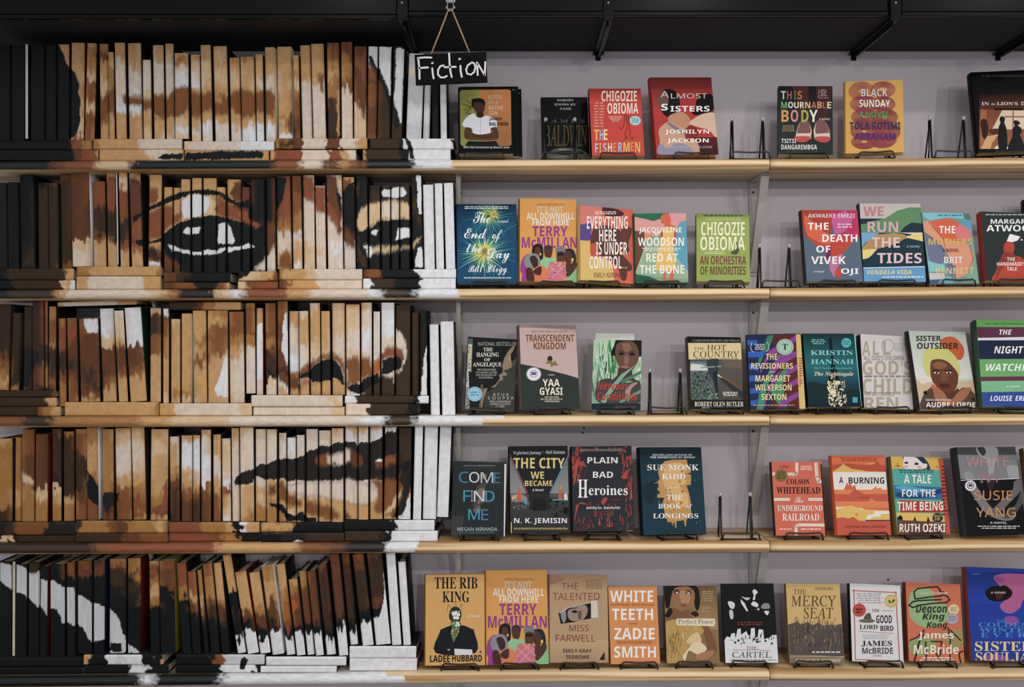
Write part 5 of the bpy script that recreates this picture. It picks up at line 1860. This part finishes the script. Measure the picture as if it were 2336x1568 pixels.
book('Z9', '682,240 1160,270 1222,1006 712,986', 2, .028, 'p', '30201e', 'cfc7c1', 'off-white paperback overprinted with huge beige letters', (1995, 2072), '''
T b a89c84 695 285 780 430 A
T b a89c84 806 280 866 425 L
T b a89c84 910 285 985 425 L
T b a89c84 700 480 1200 628 GOD'S
T b a89c84 700 660 1210 822 CHILD
T b a89c84 720 850 1060 985 REN
O aca49c 955 330 65 70 10
M b4acaa 1010 300 1160 390 6
T l 6a5a5a 712 432 1112 476 ALL GOD'S CHILDREN
M 8a7c7c 720 628 1200 660 1
T l 7a6a6a 720 800 1020 838 FOX BUTTERFIELD''')
book('Z9', '1170,185 1730,205 1880,990 1282,990', 2, .018, 'p', '302a28', 'c4cabc', 'pale green paperback with a person in yellow headwrap before orange sun', (2140, 2218), '''
G aebcac d8d4cc 1165 180 1860 660
P c8b08c 1230,680 1500,660 1700,690 1840,680 1890,990 1290,990
P dccfb8 1230,640 1480,670 1300,720
S c25a2c 1490,270 1560,238 1640,250 1720,340 1725,430 1680,475 1600,420 1500,330
S c8c468 1310,460 1330,380 1420,345 1540,355 1640,440 1690,560 1680,640 1640,560 1560,490 1480,465 1400,480 1390,560 1385,650 1330,590
S 6a3c2a 1385,560 1400,480 1480,465 1560,490 1640,570 1670,640 1650,750 1580,830 1510,800 1430,720 1395,650
S 7d4a34 1500,600 1560,590 1560,680 1500,690
S 8f5a3e 1400,520 1480,490 1560,530 1480,570
L 2a1814 12 1410,585 1480,575
L 2a1814 12 1535,590 1600,575
S e4dcd0 1420,600 1450,592 1480,604 1450,616
S e4dcd0 1545,598 1575,590 1600,602 1570,614
S 2a1814 1440,596 1460,594 1460,612 1442,612
S 2a1814 1562,594 1582,594 1580,612 1564,612
S 54261e 1480,722 1530,712 1590,728 1560,755 1500,752
P 5a3424 1500,770 1580,830 1660,760 1700,800 1600,880 1520,860
S 5a4438 1290,900 1330,810 1420,740 1520,800 1600,870 1700,760 1800,780 1870,900 1890,985 1290,985
S a8684a 1420,740 1520,800 1560,870 1600,880 1690,780 1800,760 1700,900 1560,930 1440,880
D 2a211e 1310 800 1420 960 9 22
D 2a211e 1760 800 1880 980 9 22
R c8603e 1398 725 1430 770
T b 3a3026 1240 228 1492 282 SISTER
T b 3a3026 1250 300 1668 362 OUTSIDER
T b e4dcd0 1340 870 1595 888 ESSAYS AND SPEECHES
T b ece6da 1340 902 1838 954 AUDRE LORDE''')
book('Z9', '1850,78 2610,88 2690,972 1918,962', 2, .046, 'h', '3a5a48', '6fb45a', 'thick hardcover with green, plum, navy and blue bands and white title', (2288, 2365), '''
T b 3a7a34 1945 96 2330 116 NEW YORK TIMES BESTSELLER
P 5e2f4a 1845,140 2640,140 2640,250 1850,250
P dcd8dc 1850,250 2640,235 2640,272 1858,275
P 1c2744 1855,275 2640,272 2650,460 1880,468
P 62a85c 1880,466 2650,460 2660,640 1895,645
P 6a2f48 1895,645 2660,635 2660,680 1898,690
P 74b484 1898,688 2660,680 2670,790 1908,800
P 2f4a94 1908,800 2670,790 2690,975 1918,965
T h efece8 2084 166 2212 218 THE
T h efece8 2032 334 2330 408 NIGHT
T h efece8 1950 512 2560 586 WATCHMAN
T h d8e4d8 2158 728 2290 750 a novel
T h ecebea 1992 836 2220 890 LOUISE
T h ecebea 2246 836 2520 888 ERDRICH''')
# ---- fourth shelf
book('Z10', '130,280 736,300 726,1160 90,1146', 3, .02, 'p', '1c2022', '24292b', 'charcoal paperback with thin blue and white letters over a faint face', (1054, 1134), '''
P 3c3a3a 120,280 330,290 300,700 200,1150 92,1140
G 2a3032 24292b 110 280 730 900
S 4a4442 380,600 430,540 500,520 490,600 480,700 440,780 370,800 350,760 400,700
S 7d6a62 390,620 440,580 490,600 480,680 440,740 400,760 420,690 380,660
S 6a5a56 350,830 420,780 440,840 390,870
E 7a6860 470 440 40 30
T l 2f88a4 186 388 300 518 C
T l d8d8d8 306 392 424 516 O
T l b8c0c4 440 396 586 520 M
T l 2f7f9a 594 400 664 522 E
T l 2f9ab8 238 606 322 732 F
T l c0d0d4 330 608 346 734 I
T l c8d4d8 360 610 482 736 N
T l 2f9ab8 494 612 600 738 D
T l 3a9ab4 296 824 428 946 M
T l 2f86a0 446 826 528 950 E
M 8c8c8a 242 314 610 332 1
T l c4c4c0 170 1034 634 1076 MEGAN MIRANDA
T b 3a8aa8 196 1088 600 1104 NEW YORK TIMES BESTSELLING AUTHOR
T b 3a8aa8 260 1110 540 1125 OF ALL THE MISSING GIRLS
P d8d4cc 714,300 737,300 728,1160 706,1158''')
book('Z10', '768,94 1448,88 1470,1100 790,1102', 3, .028, 'h', '2a1a24', '50524f', 'grey skyline hardcover with yellow title in a dark wedge', (1199, 1275), '''
G 2a2c2c 1a1c1c 760 85 1460 230
G 6a6c6a 8a8a88 770 230 1470 640
P 1c1e1e 775,90 1450,88 1455,210 1240,660 980,660 778,210
G 3c3e3c 2a2c2a 780 680 1475 1100
P 8a8684 790,660 900,640 980,690 980,740 800,740
P 222423 1000,640 1230,640 1240,830 1000,830
E 141616 1120 760 80 62
R 141616 1040 760 1200 840
D 5a5c5a 800 700 1000 820 14 24
D 1a1c1c 1240 720 1470 900 16 26
P c85a2c 868,640 888,570 905,640 915,740 862,730
P d8a850 800,690 860,650 850,690 800,720
P c85a2c 1340,660 1365,560 1385,660 1390,715 1335,715
P d9b060 1360,580 1366,530 1374,600
R 2f9ac0 1275 708 1400 722
P 2f9ac0 940,715 985,745 970,770 945,760
P d0d0cc 1400,650 1440,640 1450,720 1405,720
L b04a64 9 780,195 985,640
L 2f9ac8 10 1452,205 1240,640
T h c8c8c4 812 150 1160 200 "A glorious fantasy."
T h c8c8c4 1172 142 1416 184 - Neil Gaiman
T b e0c478 820 228 1412 352 THE CITY
T b e0c478 1018 388 1174 472 WE
T b e0c478 952 492 1270 556 BECAME
T h d0d0cc 1036 586 1168 616 A Novel
T b e4dce4 826 926 1438 1002 N. K. JEMISIN
T b d0b850 826 1038 1445 1060 NEW YORK TIMES BESTSELLING AND THREE-TIME HUGO AWARD-WINNING AUTHOR
R c0a850 768 975 800 1100''')
book('Z10', '1492,100 2180,86 2226,1080 1502,1086', 3, .03, 'h', '1a1a1c', '292c30', 'near-black hardcover bordered with red botanical drawings', (1336, 1412), '\n'.join(
    ['V b04438 1500 140 1600 560 26 16 90', 'V b04438 2080 200 2200 780 28 14 80', 'V b04438 1540 800 2200 1075 26 12 80', 'D b04438 1510 110 1640 330 12 20', 'D b04438 2050 100 2180 260 8 18',
     'D b04438 1720 100 2060 130 5 22', 'D 6a302e 1520 350 1680 560 16 12', 'D 6a302e 2040 330 2180 560 14 12', 'D 7a3834 1540 860 2200 1060 36 10', 'O 8a3c34 1660 980 68 72 4', 'O 8a3c34 1585 1010 50 54 4',
     'P b04438 1520,1000 1545,780 1600,740 1690,770 1580,760 1560,830', 'P b04438 1800,1010 1815,900 1830,1010', 'P b04438 1915,1030 1935,930 1945,1030', 'P b04438 1520,330 1560,250 1640,290 1675,340 1570,310 1540,500 1515,560',
     'P b04438 2060,460 2120,380 2190,350 2140,400 2140,470', 'P b04438 2160,720 2185,560 2200,700']) + '''
M a8a09c 1570 126 2115 158 2
T m e4e0dc 1676 222 2026 292 PLAIN
T m e4e0dc 1740 388 1974 460 BAD
T S e8e4e0 1566 480 1680 690 H
T S e8e4e0 1690 545 2144 662 eroines
S b04438 1835,740 1870,690 1910,700 1890,740 1860,770
T l a04038 1958 706 2065 724 A NOVEL
T b dcd8d4 1668 790 2054 832 emily m. danforth
T l a04a40 1742 846 1980 864 WITH ILLUSTRATIONS BY
T l a04a40 1790 876 1934 892 SARA LAUTMAN
R c8a09a 2130 1072 2200 1080''')
book('Z11', '88,108 808,110 872,1126 146,1126', 3, .032, 'h', '0e1c22', '0f3644', 'dark teal hardcover with a dripping gold-leaf patch and white serif capitals', (1512, 1588), '''
G 0b232c 103a48 85 105 830 500
S 0d2c38 130,560 300,500 240,760 150,700
P c08c4a 385,270 470,252 640,248 655,310 690,360 690,400 650,410 695,430 690,540 640,548 670,640 692,760 690,830 705,900 640,940 635,1020 620,1020 610,950 560,960 525,960 522,1045 510,1040 500,970 470,1000 480,1020 465,970 420,975 410,920 380,930 385,850 360,750 385,690 300,690 305,650 340,640 300,590 320,560 310,520 255,525 300,510 330,470 310,400 325,340
P d8a862 400,300 560,280 640,330 620,430 640,520 560,560 660,660 660,800 560,800 470,700 400,600 360,480
D a06c34 400 280 660 900 22 16
D 1a1c1a 400 480 650 760 8 8
D c8a060 170 250 800 1010 14 9
T b d0d4d4 248 184 705 206 BESTSELLING AUTHOR OF
T h d8dcdc 218 212 740 234 THE INVENTION OF WINGS
T S e8e6e0 188 306 782 374 SUE MONK
T S e8e6e0 354 416 630 474 KIDD
T S e0d4b8 414 564 575 584 A NOVEL
T S e8e6e0 408 654 596 714 THE
T S e8e6e0 312 760 580 818 BOOK
T I e0dcd4 632 766 708 820 of
T S e8e6e0 252 872 776 930 LONGINGS''')
book('Z11', '1622,290 2202,290 2268,1150 1676,1142', 3, .022, 'p', '2a1a18', 'd0644a', 'coral paperback with cream rail lines and slab lettering', (1792, 1874), '''
L ddd0bc 34 1630,415 1900,418 1918,400 1918,292
L ddd0bc 36 2140,292 2150,450 2170,500 2220,505
L ddd0bc 34 1660,710 1830,710
L ddd0bc 34 2060,710 2236,710
L ddd0bc 34 1912,1140 1908,1030 1930,1005 2256,1008
L a8a090 4 1640,415 1895,418
L a8a090 4 2145,300 2152,450
L a8a090 4 2070,710 2230,710
P 1a1614 2190,300 2206,300 2274,1148 2250,1148
M 8a3c30 1715 316 1835 355 2
M ecd8c8 1955 318 2100 375 3
E 7a6a34 1738 432 74 72
M 4a3e1c 1685 385 1790 480 4
T S 241c1a 1800 474 2064 534 COLSON
T S 241c1a 1684 566 2190 644 WHITEHEAD
T H ecdccb 1890 682 1995 750 The
T S efe2d0 1694 778 2214 846 UNDERGROUND
T S efe2d0 1750 874 2176 958 RAILROAD
M f0dccf 1718 1046 1856 1070 1
M f0dccf 1965 1046 2192 1070 1''')
book('Z12', '130,200 740,195 820,1110 202,1110', 3, .024, 'h', 'd0562c', 'd9643c', 'orange and red hardcover with flame shapes and white title band', (1937, 2022), '''
R d9683a 120 190 760 300
P b84a32 135,310 300,290 420,300 600,310 650,260 700,310 760,310 760,390 140,360
P d9ac4e 140,390 200,350 230,330 270,290 300,320 330,330 360,350 560,380 760,385 760,395 140,395
P dca850 480,300 640,280 620,296
R e0d8cc 130 388 780 590
T m 1e1a18 222 446 268 516 A
T m 1e1a18 330 448 738 522 BURNING
P d0603e 270,600 300,540 310,500 330,540 350,500 370,560 400,530 420,600
P dd7a42 590,600 640,550 660,580 690,560 720,600
R de7c42 140 590 800 640
R c4523a 150 640 800 725
P c4523a 340,640 400,580 440,600 520,650
R de7c42 160 725 800 800
P de7c42 540,730 590,690 620,710 650,730
P e4d8c8 180,790 300,780 470,800 520,815 190,820
P dcb450 190,815 300,780 360,770 480,815 800,830 800,950 190,950
P e4dcd0 530,930 540,880 620,870 630,835 800,835 800,865 700,870 690,900 600,905 570,935
E d08a3c 422 876 18 18
P c85238 190,915 260,905 330,920 380,900 450,945 820,950 822,1110 202,1110
R 2a2622 525 936 810 948
M a04030 205 226 700 270 2
T m a83c30 428 670 565 692 A NOVEL
T m 7a3026 288 1000 756 1034 MEGHA MAJUMDAR''')
book('Z12', '812,214 1400,236 1500,1110 886,1110', 3, .026, 'p', '7a6a2c', '4a9c8c', 'paperback of teal, sea-blue, red and yellow bands with half-hidden pale face', (2070, 2146), '''
R d8ac42 800 205 1380 365
P 1a3a4a 948,205 1180,212 1240,280 1270,360 960,350
S e0d4d0 965,205 1040,206 1110,215 1190,290 1225,290 1220,340 1150,352 970,348
P 1a3a4a 1040,206 1130,208 1180,212 1220,290 1180,290 1110,225
E 1d2a30 990 282 22 12
E 1d2a30 1106 294 24 14
E d89a98 990 325 24 12
E d89a98 1140 330 24 12
L a83424 8 860,320 920,320
L a83424 8 890,285 890,330
L a83424 8 1330,320 1350,340
P 4aa498 830,345 1385,370 1400,560 845,545
M 2a4a4a 870 360 1340 404 2
P 2c6a9c 845,540 1400,560 1420,700 860,690
S 4aa0c4 860,560 1000,545 1150,575 1300,590 1200,620 960,600
S 1a4068 860,640 960,620 1060,660 1200,640 1380,580 1400,620 1200,680 940,680
P 5ca884 862,690 1425,715 1440,865 872,850
P a8382c 905,710 1380,730 1390,850 920,850
P dcb452 872,850 1440,865 1445,960 885,940
P 6a4430 885,935 1450,965 1480,1110 890,1110
D 2a2c1c 890 890 940 935 6 22
P 2a2c1c 1065,945 1085,895 1105,945
P 2a2c1c 1220,955 1235,895 1262,955
P c44a34 1355,230 1402,236 1504,1110 1445,1110
M 7a241c 1385 310 1470 900 14
T b ece4da 960 420 1270 518 A TALE
T b ece4da 938 588 1322 672 FOR THE
T b ece4da 886 728 1410 828 TIME BEING
T b ece4da 910 980 1434 1076 RUTH OZEKI
*E 1c2224 1346 912 64 62
*O b0a878 1346 912 62 60 5
*M c0a850 1305 880 1388 945 4''')
book('Z12', '1562,104 2230,98 2378,1110 1690,1102', 3, .038, 'h', '38383a', '141416', 'grey-and-black hardcover with pink thin title and crossed bare arms', None, '''
R 47484b 1500 95 2300 195
R 7c7d7f 1500 190 2300 470
S 9c9c9c 1790,100 1900,90 2020,110 2040,200 2000,300 1980,420 1930,400 1920,260 1820,200
S 38383a 1800,110 1870,100 1900,160 1860,200
S 9a9a9a 2140,330 2260,320 2300,460 2180,470
S 8e8e90 1650,400 1720,380 1760,460 1660,470
P 141416 1600,480 2290,462 2400,1110 1690,1110
S 7a7472 1740,480 1850,640 1960,790 2080,870 2220,860 2210,930 2080,940 1900,860 1780,700 1700,560
S 6a6462 2290,480 2310,580 2150,760 2000,900 1940,860 2050,740 2200,600 2220,500
S 4c4a4a 2300,600 2340,700 2200,900 2080,900 2240,760
S 2a2624 1910,480 2000,480 1980,580 1940,600
L d8d8d8 7 1570,490 1700,478 1800,472 2000,474 2280,462
T l c08084 1674 215 2160 322 WHITE
T l b06a70 1830 400 2070 508 IVY
T l cf8a4a 1766 600 2204 710 SUSIE
T l d08c4c 1786 795 2240 904 YANG
T m c8c4c0 1946 956 2140 980 A NOVEL
M c0c0bc 1790 1000 2300 1045 2
*E d8d4d4 1722 545 64 60
*O 4a3a60 1722 543 42 40 8
*P 4a3a60 1700,528 1722,522 1744,528 1744,560 1722,554 1700,560''')
book('Z12', '2306,116 2860,110 2950,1110 2452,1110', 3, .024, 'p', '6a5238', '7a6248', 'brown dark-lettered book cut off by the right edge', None, '''
L 2a2018 16 2320,150 2335,180
L 2a2018 16 2335,220 2355,250
R 2a2018 2400 300 2800 420''')
# ---- bottom shelf
book('Z13', '150,155 802,150 812,1160 145,1166', 4, .026, 'h', 'b0803a', 'd9a458', 'tan-orange hardcover with black-suited figure of flowers and crown', (1010, 1089), '''
T S 1c1c1c 250 184 726 308 THE RIB
T S 1c1c1c 338 338 636 462 KING
L 4a4030 4 385,560 402,485 440,540 485,478 510,540 552,478 556,540
S 1f3428 412,590 440,525 490,510 535,540 548,600 530,680 540,720 450,900 430,760 440,690 415,640
S 5c7a4a 430,700 480,660 530,690 520,800 460,890 435,800
D d8dcd0 440 560 530 660 12 16
D c8ccb0 440 690 520 850 16 11
D a04040 470 760 510 810 4 12
E e4e4dc 488 575 18 20
E e4e4dc 462 596 20 16
E e4e4dc 472 632 18 18
E e4e4dc 506 634 18 18
E e4e4dc 516 598 20 16
E c8b060 489 606 9 9
E e4e4dc 505 690 17 14
E e4e4dc 520 712 15 14
E e4e4dc 492 718 14 13
E 5c7a4a 506 708 6 6
D 8a9a5a 425 560 460 700 5 9
S 1d2024 440,720 330,760 310,790 262,1022 704,1020 690,790 660,755 548,715 520,790 458,900 430,800
L 3a3e42 4 455,900 450,1018
P d8d8d4 470,975 668,985 672,1045 474,1050
R b8b8b4 395 980 420 995
T h ecdcc0 614 592 758 630 A Novel
T m 1c1a18 200 1048 420 1124 LADEE
T m 1c1a18 446 1044 776 1118 HUBBARD
P 2a2620 748,1018 760,992 772,1018''', .03, .15)
import re
def shift_art(art, dx, dy, kx, ky, x0, y0):
    out = []
    for ln in art.strip().split('\n'):
        tk = ln.split()
        if tk[0] in 'PSL' and len(tk[0]) == 1:
            st = 3 if tk[0] == 'L' else 2
            tk[st:] = ['%.0f,%.0f' % ((float(a.split(',')[0]) - x0) * kx + dx, (float(a.split(',')[1]) - y0) * ky + dy) for a in tk[st:]]
        elif tk[0] == 'E':
            tk[2] = str((float(tk[2]) - x0) * kx + dx); tk[3] = str((float(tk[3]) - y0) * ky + dy)
        else:
            i = 3 if tk[0] == 'T' else 2
            for j in range(4):
                v = float(tk[i + j])
                tk[i + j] = '%.1f' % ((v - x0) * kx + dx if j % 2 == 0 else (v - y0) * ky + dy)
        out.append(' '.join(tk))
    return '\n'.join(out)
book('Z13', '812,120 1497,120 1522,1166 826,1176', 4, .03, 'h', 'a8702c', 'dd9a42', 'orange hardcover with four people and purple author name, bottom shelf', (1146, 1226), shift_art(DOWN, 830, 120, 1.02, 1.075, 852, 108))
book('Z13', '1524,150 2172,155 2180,1132 1532,1136', 4, .024, 'h', '8f7250', 'b6946a', 'tan hardcover with torn-paper strip revealing an eye', (1281, 1362), '''
G a87c62 b6946a 1515 145 2180 260
S a07458 1530,160 1640,170 1700,200 1620,240 1530,260
G c2a074 a88660 1530 880 2180 1136
T l 8a4440 1660 244 1846 320 THE
T l 8a4440 1562 356 2082 436 TALENTED
M 8a7050 1920 205 2115 320 6
P 1c1a1a 1625,580 1740,520 1850,490 1960,470 1985,470 1985,640 1900,655 1800,680 1650,700
S 9c8676 1730,560 1800,510 1920,490 1950,560 1900,650 1800,670 1740,640
S 1c1614 1770,560 1810,548 1840,568 1800,580
S 6a5448 1840,570 1880,560 1880,640 1850,650
S 8a8c8c 1650,590 1700,540 1710,640 1680,690
L 2a1c18 8 1750,535 1840,520
L d8d0c4 7 1640,580 1740,520 1850,488 1980,465
P d0c6b4 1985,445 2070,440 2078,630 1990,636
P a89c88 2055,440 2080,440 2088,628 2066,632
T l 8a4440 1746 712 1962 782 MISS
T l 8a4440 1596 820 2034 898 FARWELL
T m 4a3c30 1678 978 1994 1020 EMILY GRAY
T m 4a3c30 1706 1048 1968 1090 TEDROWE
P 1c2426 2080,1100 2135,1010 2140,1100''')
book('Z14', '92,290 615,280 670,1140 106,1150', 4, .016, 'p', 'a86a30', 'd98a46', 'plain orange paperback with four lines of bold white capitals', (1419, 1497), '''
T b ece8e2 106 330 584 456 WHITE
T b 8a4424 108 478 596 498 NATIONAL BESTSELLER
T b ece8e2 126 532 584 656 TEETH
T b 8a4424 310 690 416 706 A NOVEL
T b ece8e2 150 746 600 872 ZADIE
M 9a4e2a 150 890 606 926 2
T b ece8e2 150 950 614 1076 SMITH''')
book('Z14', '702,268 1280,285 1330,1140 736,1136', 4, .016, 'p', '3a2c20', '8a6c40', 'brown-toned paperback of a person in yellow dress holding a pale doll', (1545, 1622), '''
G 6a5030 a8844c 1060 280 1330 760
G 8a6c3c a88a58 700 500 790 640
S 16110f 705,270 1040,272 1100,390 1095,520 1060,545 1030,420 1000,300 830,300 780,420 770,500 730,530 710,420
S 9a6844 790,420 820,310 960,285 1040,340 1040,450 980,540 900,560 830,520
S b58258 880,340 960,330 1000,420 940,500 890,440
S 20130f 810,350 850,330 880,352 840,368
S 20130f 940,358 985,340 1010,360 970,372
S e0d4c8 830,352 850,344 866,354 846,362
S e0d4c8 958,360 980,350 994,360 975,368
L 1a100c 8 800,330 870,322
L 1a100c 8 940,335 1010,325
S 8a4c44 885,490 930,470 960,490 925,512
S 7d5034 800,520 900,560 980,540 1010,620 1180,700 1290,960 1240,1060 1100,1100 1050,1060 1180,980 1130,780 1000,700 730,660 760,600
S 16110f 725,580 770,520 800,560 760,630 720,620
S 2a1a14 1000,580 1060,560 1090,600 1050,620
S b8934a 720,690 900,650 1100,720 1140,800 1000,900 900,1130 745,1130 730,900
V 8a6a30 740 800 900 1120 40 8 90
V d0ac60 740 740 1100 1000 36 8 40
S d8b888 900,830 960,770 1060,780 1120,870 1100,930 1040,940 960,910
S b8934a 920,800 1000,755 1080,780 1000,830 940,900
S e0c8a0 1010,930 1100,900 1180,980 1080,1040 980,1000 940,1110 910,1060 960,990
S a8744c 1050,1060 1180,1000 1270,1000 1220,1070 1100,1110
P dccfae 850,640 1265,640 1275,690 1262,728 850,716 835,680
T N 4a3c28 862 648 1252 712 Perfect Peace
T N c8b48c 1112 500 1220 535 Daniel
T N c8b48c 1126 545 1212 574 Black
M b09870 1115 335 1262 455 6''')
book('Z14', '1334,260 1910,275 1985,1155 1388,1142', 4, .02, 'p', '181818', '101010', 'black-and-white paperback with faces in shadow above a white skyline', (1671, 1748), '''
P d8d8d8 1375,880 1400,840 1440,850 1450,810 1490,800 1500,860 1520,760 1555,750 1560,820 1620,780 1640,830 1665,820 1670,750 1710,745 1720,860 1745,840 1755,760 1805,765 1815,870 1880,850 1905,825 1955,822 1985,1155 1388,1142
D 2a2a2a 1430 860 1940 930 18 14
V 1a1a1a 1540 830 1930 930 14 10 60
S d0d0d0 1412,460 1450,450 1490,475 1480,530 1440,525
S c0c0c0 1430,550 1470,560 1472,640 1440,640
P d8d8d8 1555,425 1600,470 1640,560 1620,560 1560,470
S b8b8b8 1565,395 1600,405 1660,410 1630,440 1590,420
S d8d8d8 1685,340 1710,315 1745,350 1720,380 1715,430 1690,430 1700,380
S d8d8d8 1670,480 1700,450 1750,480 1740,515 1690,500
P d8d8d8 1730,540 1762,520 1760,552
S 8a8a8a 1785,500 1820,470 1870,480 1875,530 1790,530
S d8d8d8 1815,560 1870,560 1850,605
M 8a3030 1505 676 1810 722 2
T N 6a6a6a 1616 950 1740 985 THE
L b04040 4 1470,990 1760,988 1890,1002
T N 4a4a4a 1462 1010 1896 1076 CARTEL
M 9a9a9a 1440 1092 1950 1118 1''')
book('Z15', '92,215 596,225 650,975 132,966', 4, .022, 'p', '8a6a36', 'd0aa66', 'tan paperback whose lower half shows a dark reed thicket', (1815, 1896), '''
P 574c46 115,600 150,590 200,570 230,600 300,575 340,610 400,580 440,610 520,600 560,610 615,590 650,900 130,900
V 574c46 120 560 610 640 60 5 50
V b89058 160 620 600 850 50 4 40
V 2c2624 140 640 640 880 60 5 60
P 7a6a58 130,905 650,905 652,975 132,968
L c0a070 5 130,890 400,895 645,908
T N 5a4628 164 268 288 318 THE
T N 54401f 144 328 566 430 MERCY
T N 54401f 262 440 540 544 SEAT
M 7a6238 350 250 560 278 2
M e0dcd4 340 852 606 874 1
T S d8ccb4 184 922 610 954 ELIZABETH H. WINTHROP''')
book('Z15', '692,236 1170,264 1205,996 720,972', 4, .024, 'p', '161616', 'd6d3d1', 'white paperback with red border, brown hat and gold sticker', (1974, 2056), '''
L b85048 9 735,270 735,285 748,930 1165,945
L b85048 9 720,280 1135,300
L b85048 9 1128,290 1165,950
M 9a9a9c 755 304 1000 385 4
M c07a70 770 388 1015 405 1
T S 4a4a4a 905 455 975 482 THE
L b85048 4 850,462 880,462
L b85048 4 1002,470 1105,474
S 6a6250 780,560 830,545 850,500 890,495 895,540 930,565 900,582 810,580
S 565040 830,545 850,502 885,500 895,545
T m 2a2a2a 944 512 1092 588 GOOD
T S 2a2a2a 788 602 958 644 LORD
T m 2a2a2a 984 612 1106 660 BIRD
L c06a60 5 785,662 1105,684
M b0b0b2 800 692 1080 742 3
T S 1c1c1c 806 752 1092 808 JAMES
T m 4a4a4a 812 818 1102 876 McBRIDE
T S c07a70 912 884 1000 904 A NOVEL
E b8483e 784 464 62 62
M 5a1f1c 748 448 820 500 2
*E cdb45e 1086 378 62 62
*O a8904a 1086 378 56 56 4
*P 1c1c1a 1055,365 1080,380 1085,402 1065,395
*P 1c1c1a 1110,355 1118,375 1095,400 1092,380''')
book('Z15', '1212,232 1740,255 1770,1002 1260,976', 4, .026, 'p', '8a3a24', 'cd6a44', 'orange and green paperback with a brush-drawn figure in hat', (2100, 2178), '''
S 8fae74 1250,420 1270,300 1380,245 1480,290 1500,380 1610,420 1610,560 1500,620 1370,620 1270,540
G c86a44 a8844a 1480 640 1765 760
S 8c9a5c 1260,760 1400,720 1500,760 1480,850 1340,900 1260,850
S 9c8a4c 1600,700 1750,640 1765,780 1660,860
L 222828 14 1310,360 1300,290 1340,260 1440,250 1520,245 1545,270 1540,290 1580,295
L 222828 14 1310,360 1420,345 1560,330 1570,315 1620,340 1635,370 1600,395 1480,400 1340,420 1290,440 1252,420 1290,385 1340,375 1560,365
L 222828 12 1260,750 1330,720 1390,660 1400,650
L 222828 16 1400,680 1350,760 1320,880 1300,960
L 222828 14 1410,760 1420,990
L 222828 14 1620,630 1640,720 1640,990
L 222828 12 1640,650 1740,750
L 222828 12 1460,760 1560,760 1540,930 1500,860
L 222828 14 1760,850 1720,870 1740,960
T h 262a28 1316 412 1610 488 Deacon
T h 262a28 1378 490 1590 572 King
T h 262a28 1418 575 1614 650 Kong
T I e4d8c0 1350 288 1620 314 New York Times Bestseller
T b ecdcc4 1340 668 1674 750 James
T b ecdcc4 1298 788 1720 878 McBride
M ecd8c0 1340 905 1690 950 2
*E d8c088 1672 458 53 50
*M 9a8450 1640 435 1704 480 3
*E 9ea0aa 1660 545 55 52
*M 6a6c78 1622 520 1698 572 3''')
book('Z15', '1792,114 2510,132 2570,1012 1846,1000', 4, .03, 'p', 'a04a3a', '1f3a9c', 'shiny cobalt-blue paperback with pink face and black lips', (2265, 2350), '''
G 16307c 2340a8 1785 110 2530 400
S b05a8c 2050,150 2160,120 2340,125 2520,135 2530,300 2340,360 2300,440 2220,495 2150,480 2110,420 2180,330 2100,230
S 93488a 2060,150 2140,160 2150,200 2090,200
S 8a4a94 2150,540 2200,520 2260,530 2290,570 2230,610 2170,590
S 8a50a4 1950,900 2080,880 2200,920 2150,985 1980,975
S 160d0c 1970,310 2010,250 2080,235 2110,240 2160,232 2225,290 2200,350 2120,380 2030,375
S 4a1c16 2070,310 2140,300 2130,350 2080,360
T h d0c4c8 2020 290 2165 308 A NOVEL
T S 3f8ac4 2074 556 2164 580 THE
T S 3f86c4 1908 580 2440 624 COLDEST
T S 3f8ac8 1912 632 2440 670 WINTER
T S 3f8ac8 1926 676 2360 722 E V E R
T S e0c878 1872 760 2420 850 SISTER
T S e0c878 1880 860 2480 960 SOULJAH
P 4a6ad0 1846,120 1930,118 1920,128 1850,130''')

_items = []
for B in BOOKS:
    for ln in B[9].strip().split('\n'):
        tk = ln.replace('*', '').split()
        if tk and tk[0] == 'T': _items.append((tk[1], ' '.join(tk[7:])))
prepare_texts(_items)
for B in BOOKS:
    B = list(B)
    root = make_book(B)
    root['label'] = B[7] + ('' if 'shelf' in B[7] else f', {ROWN[B[2]]} shelf')

easel(P3(1104, 0, .03)[0], 0, .028, .080, 'wire easel holding the stack of black-bordered paperbacks', .112 - .012, .075, .10, .275)
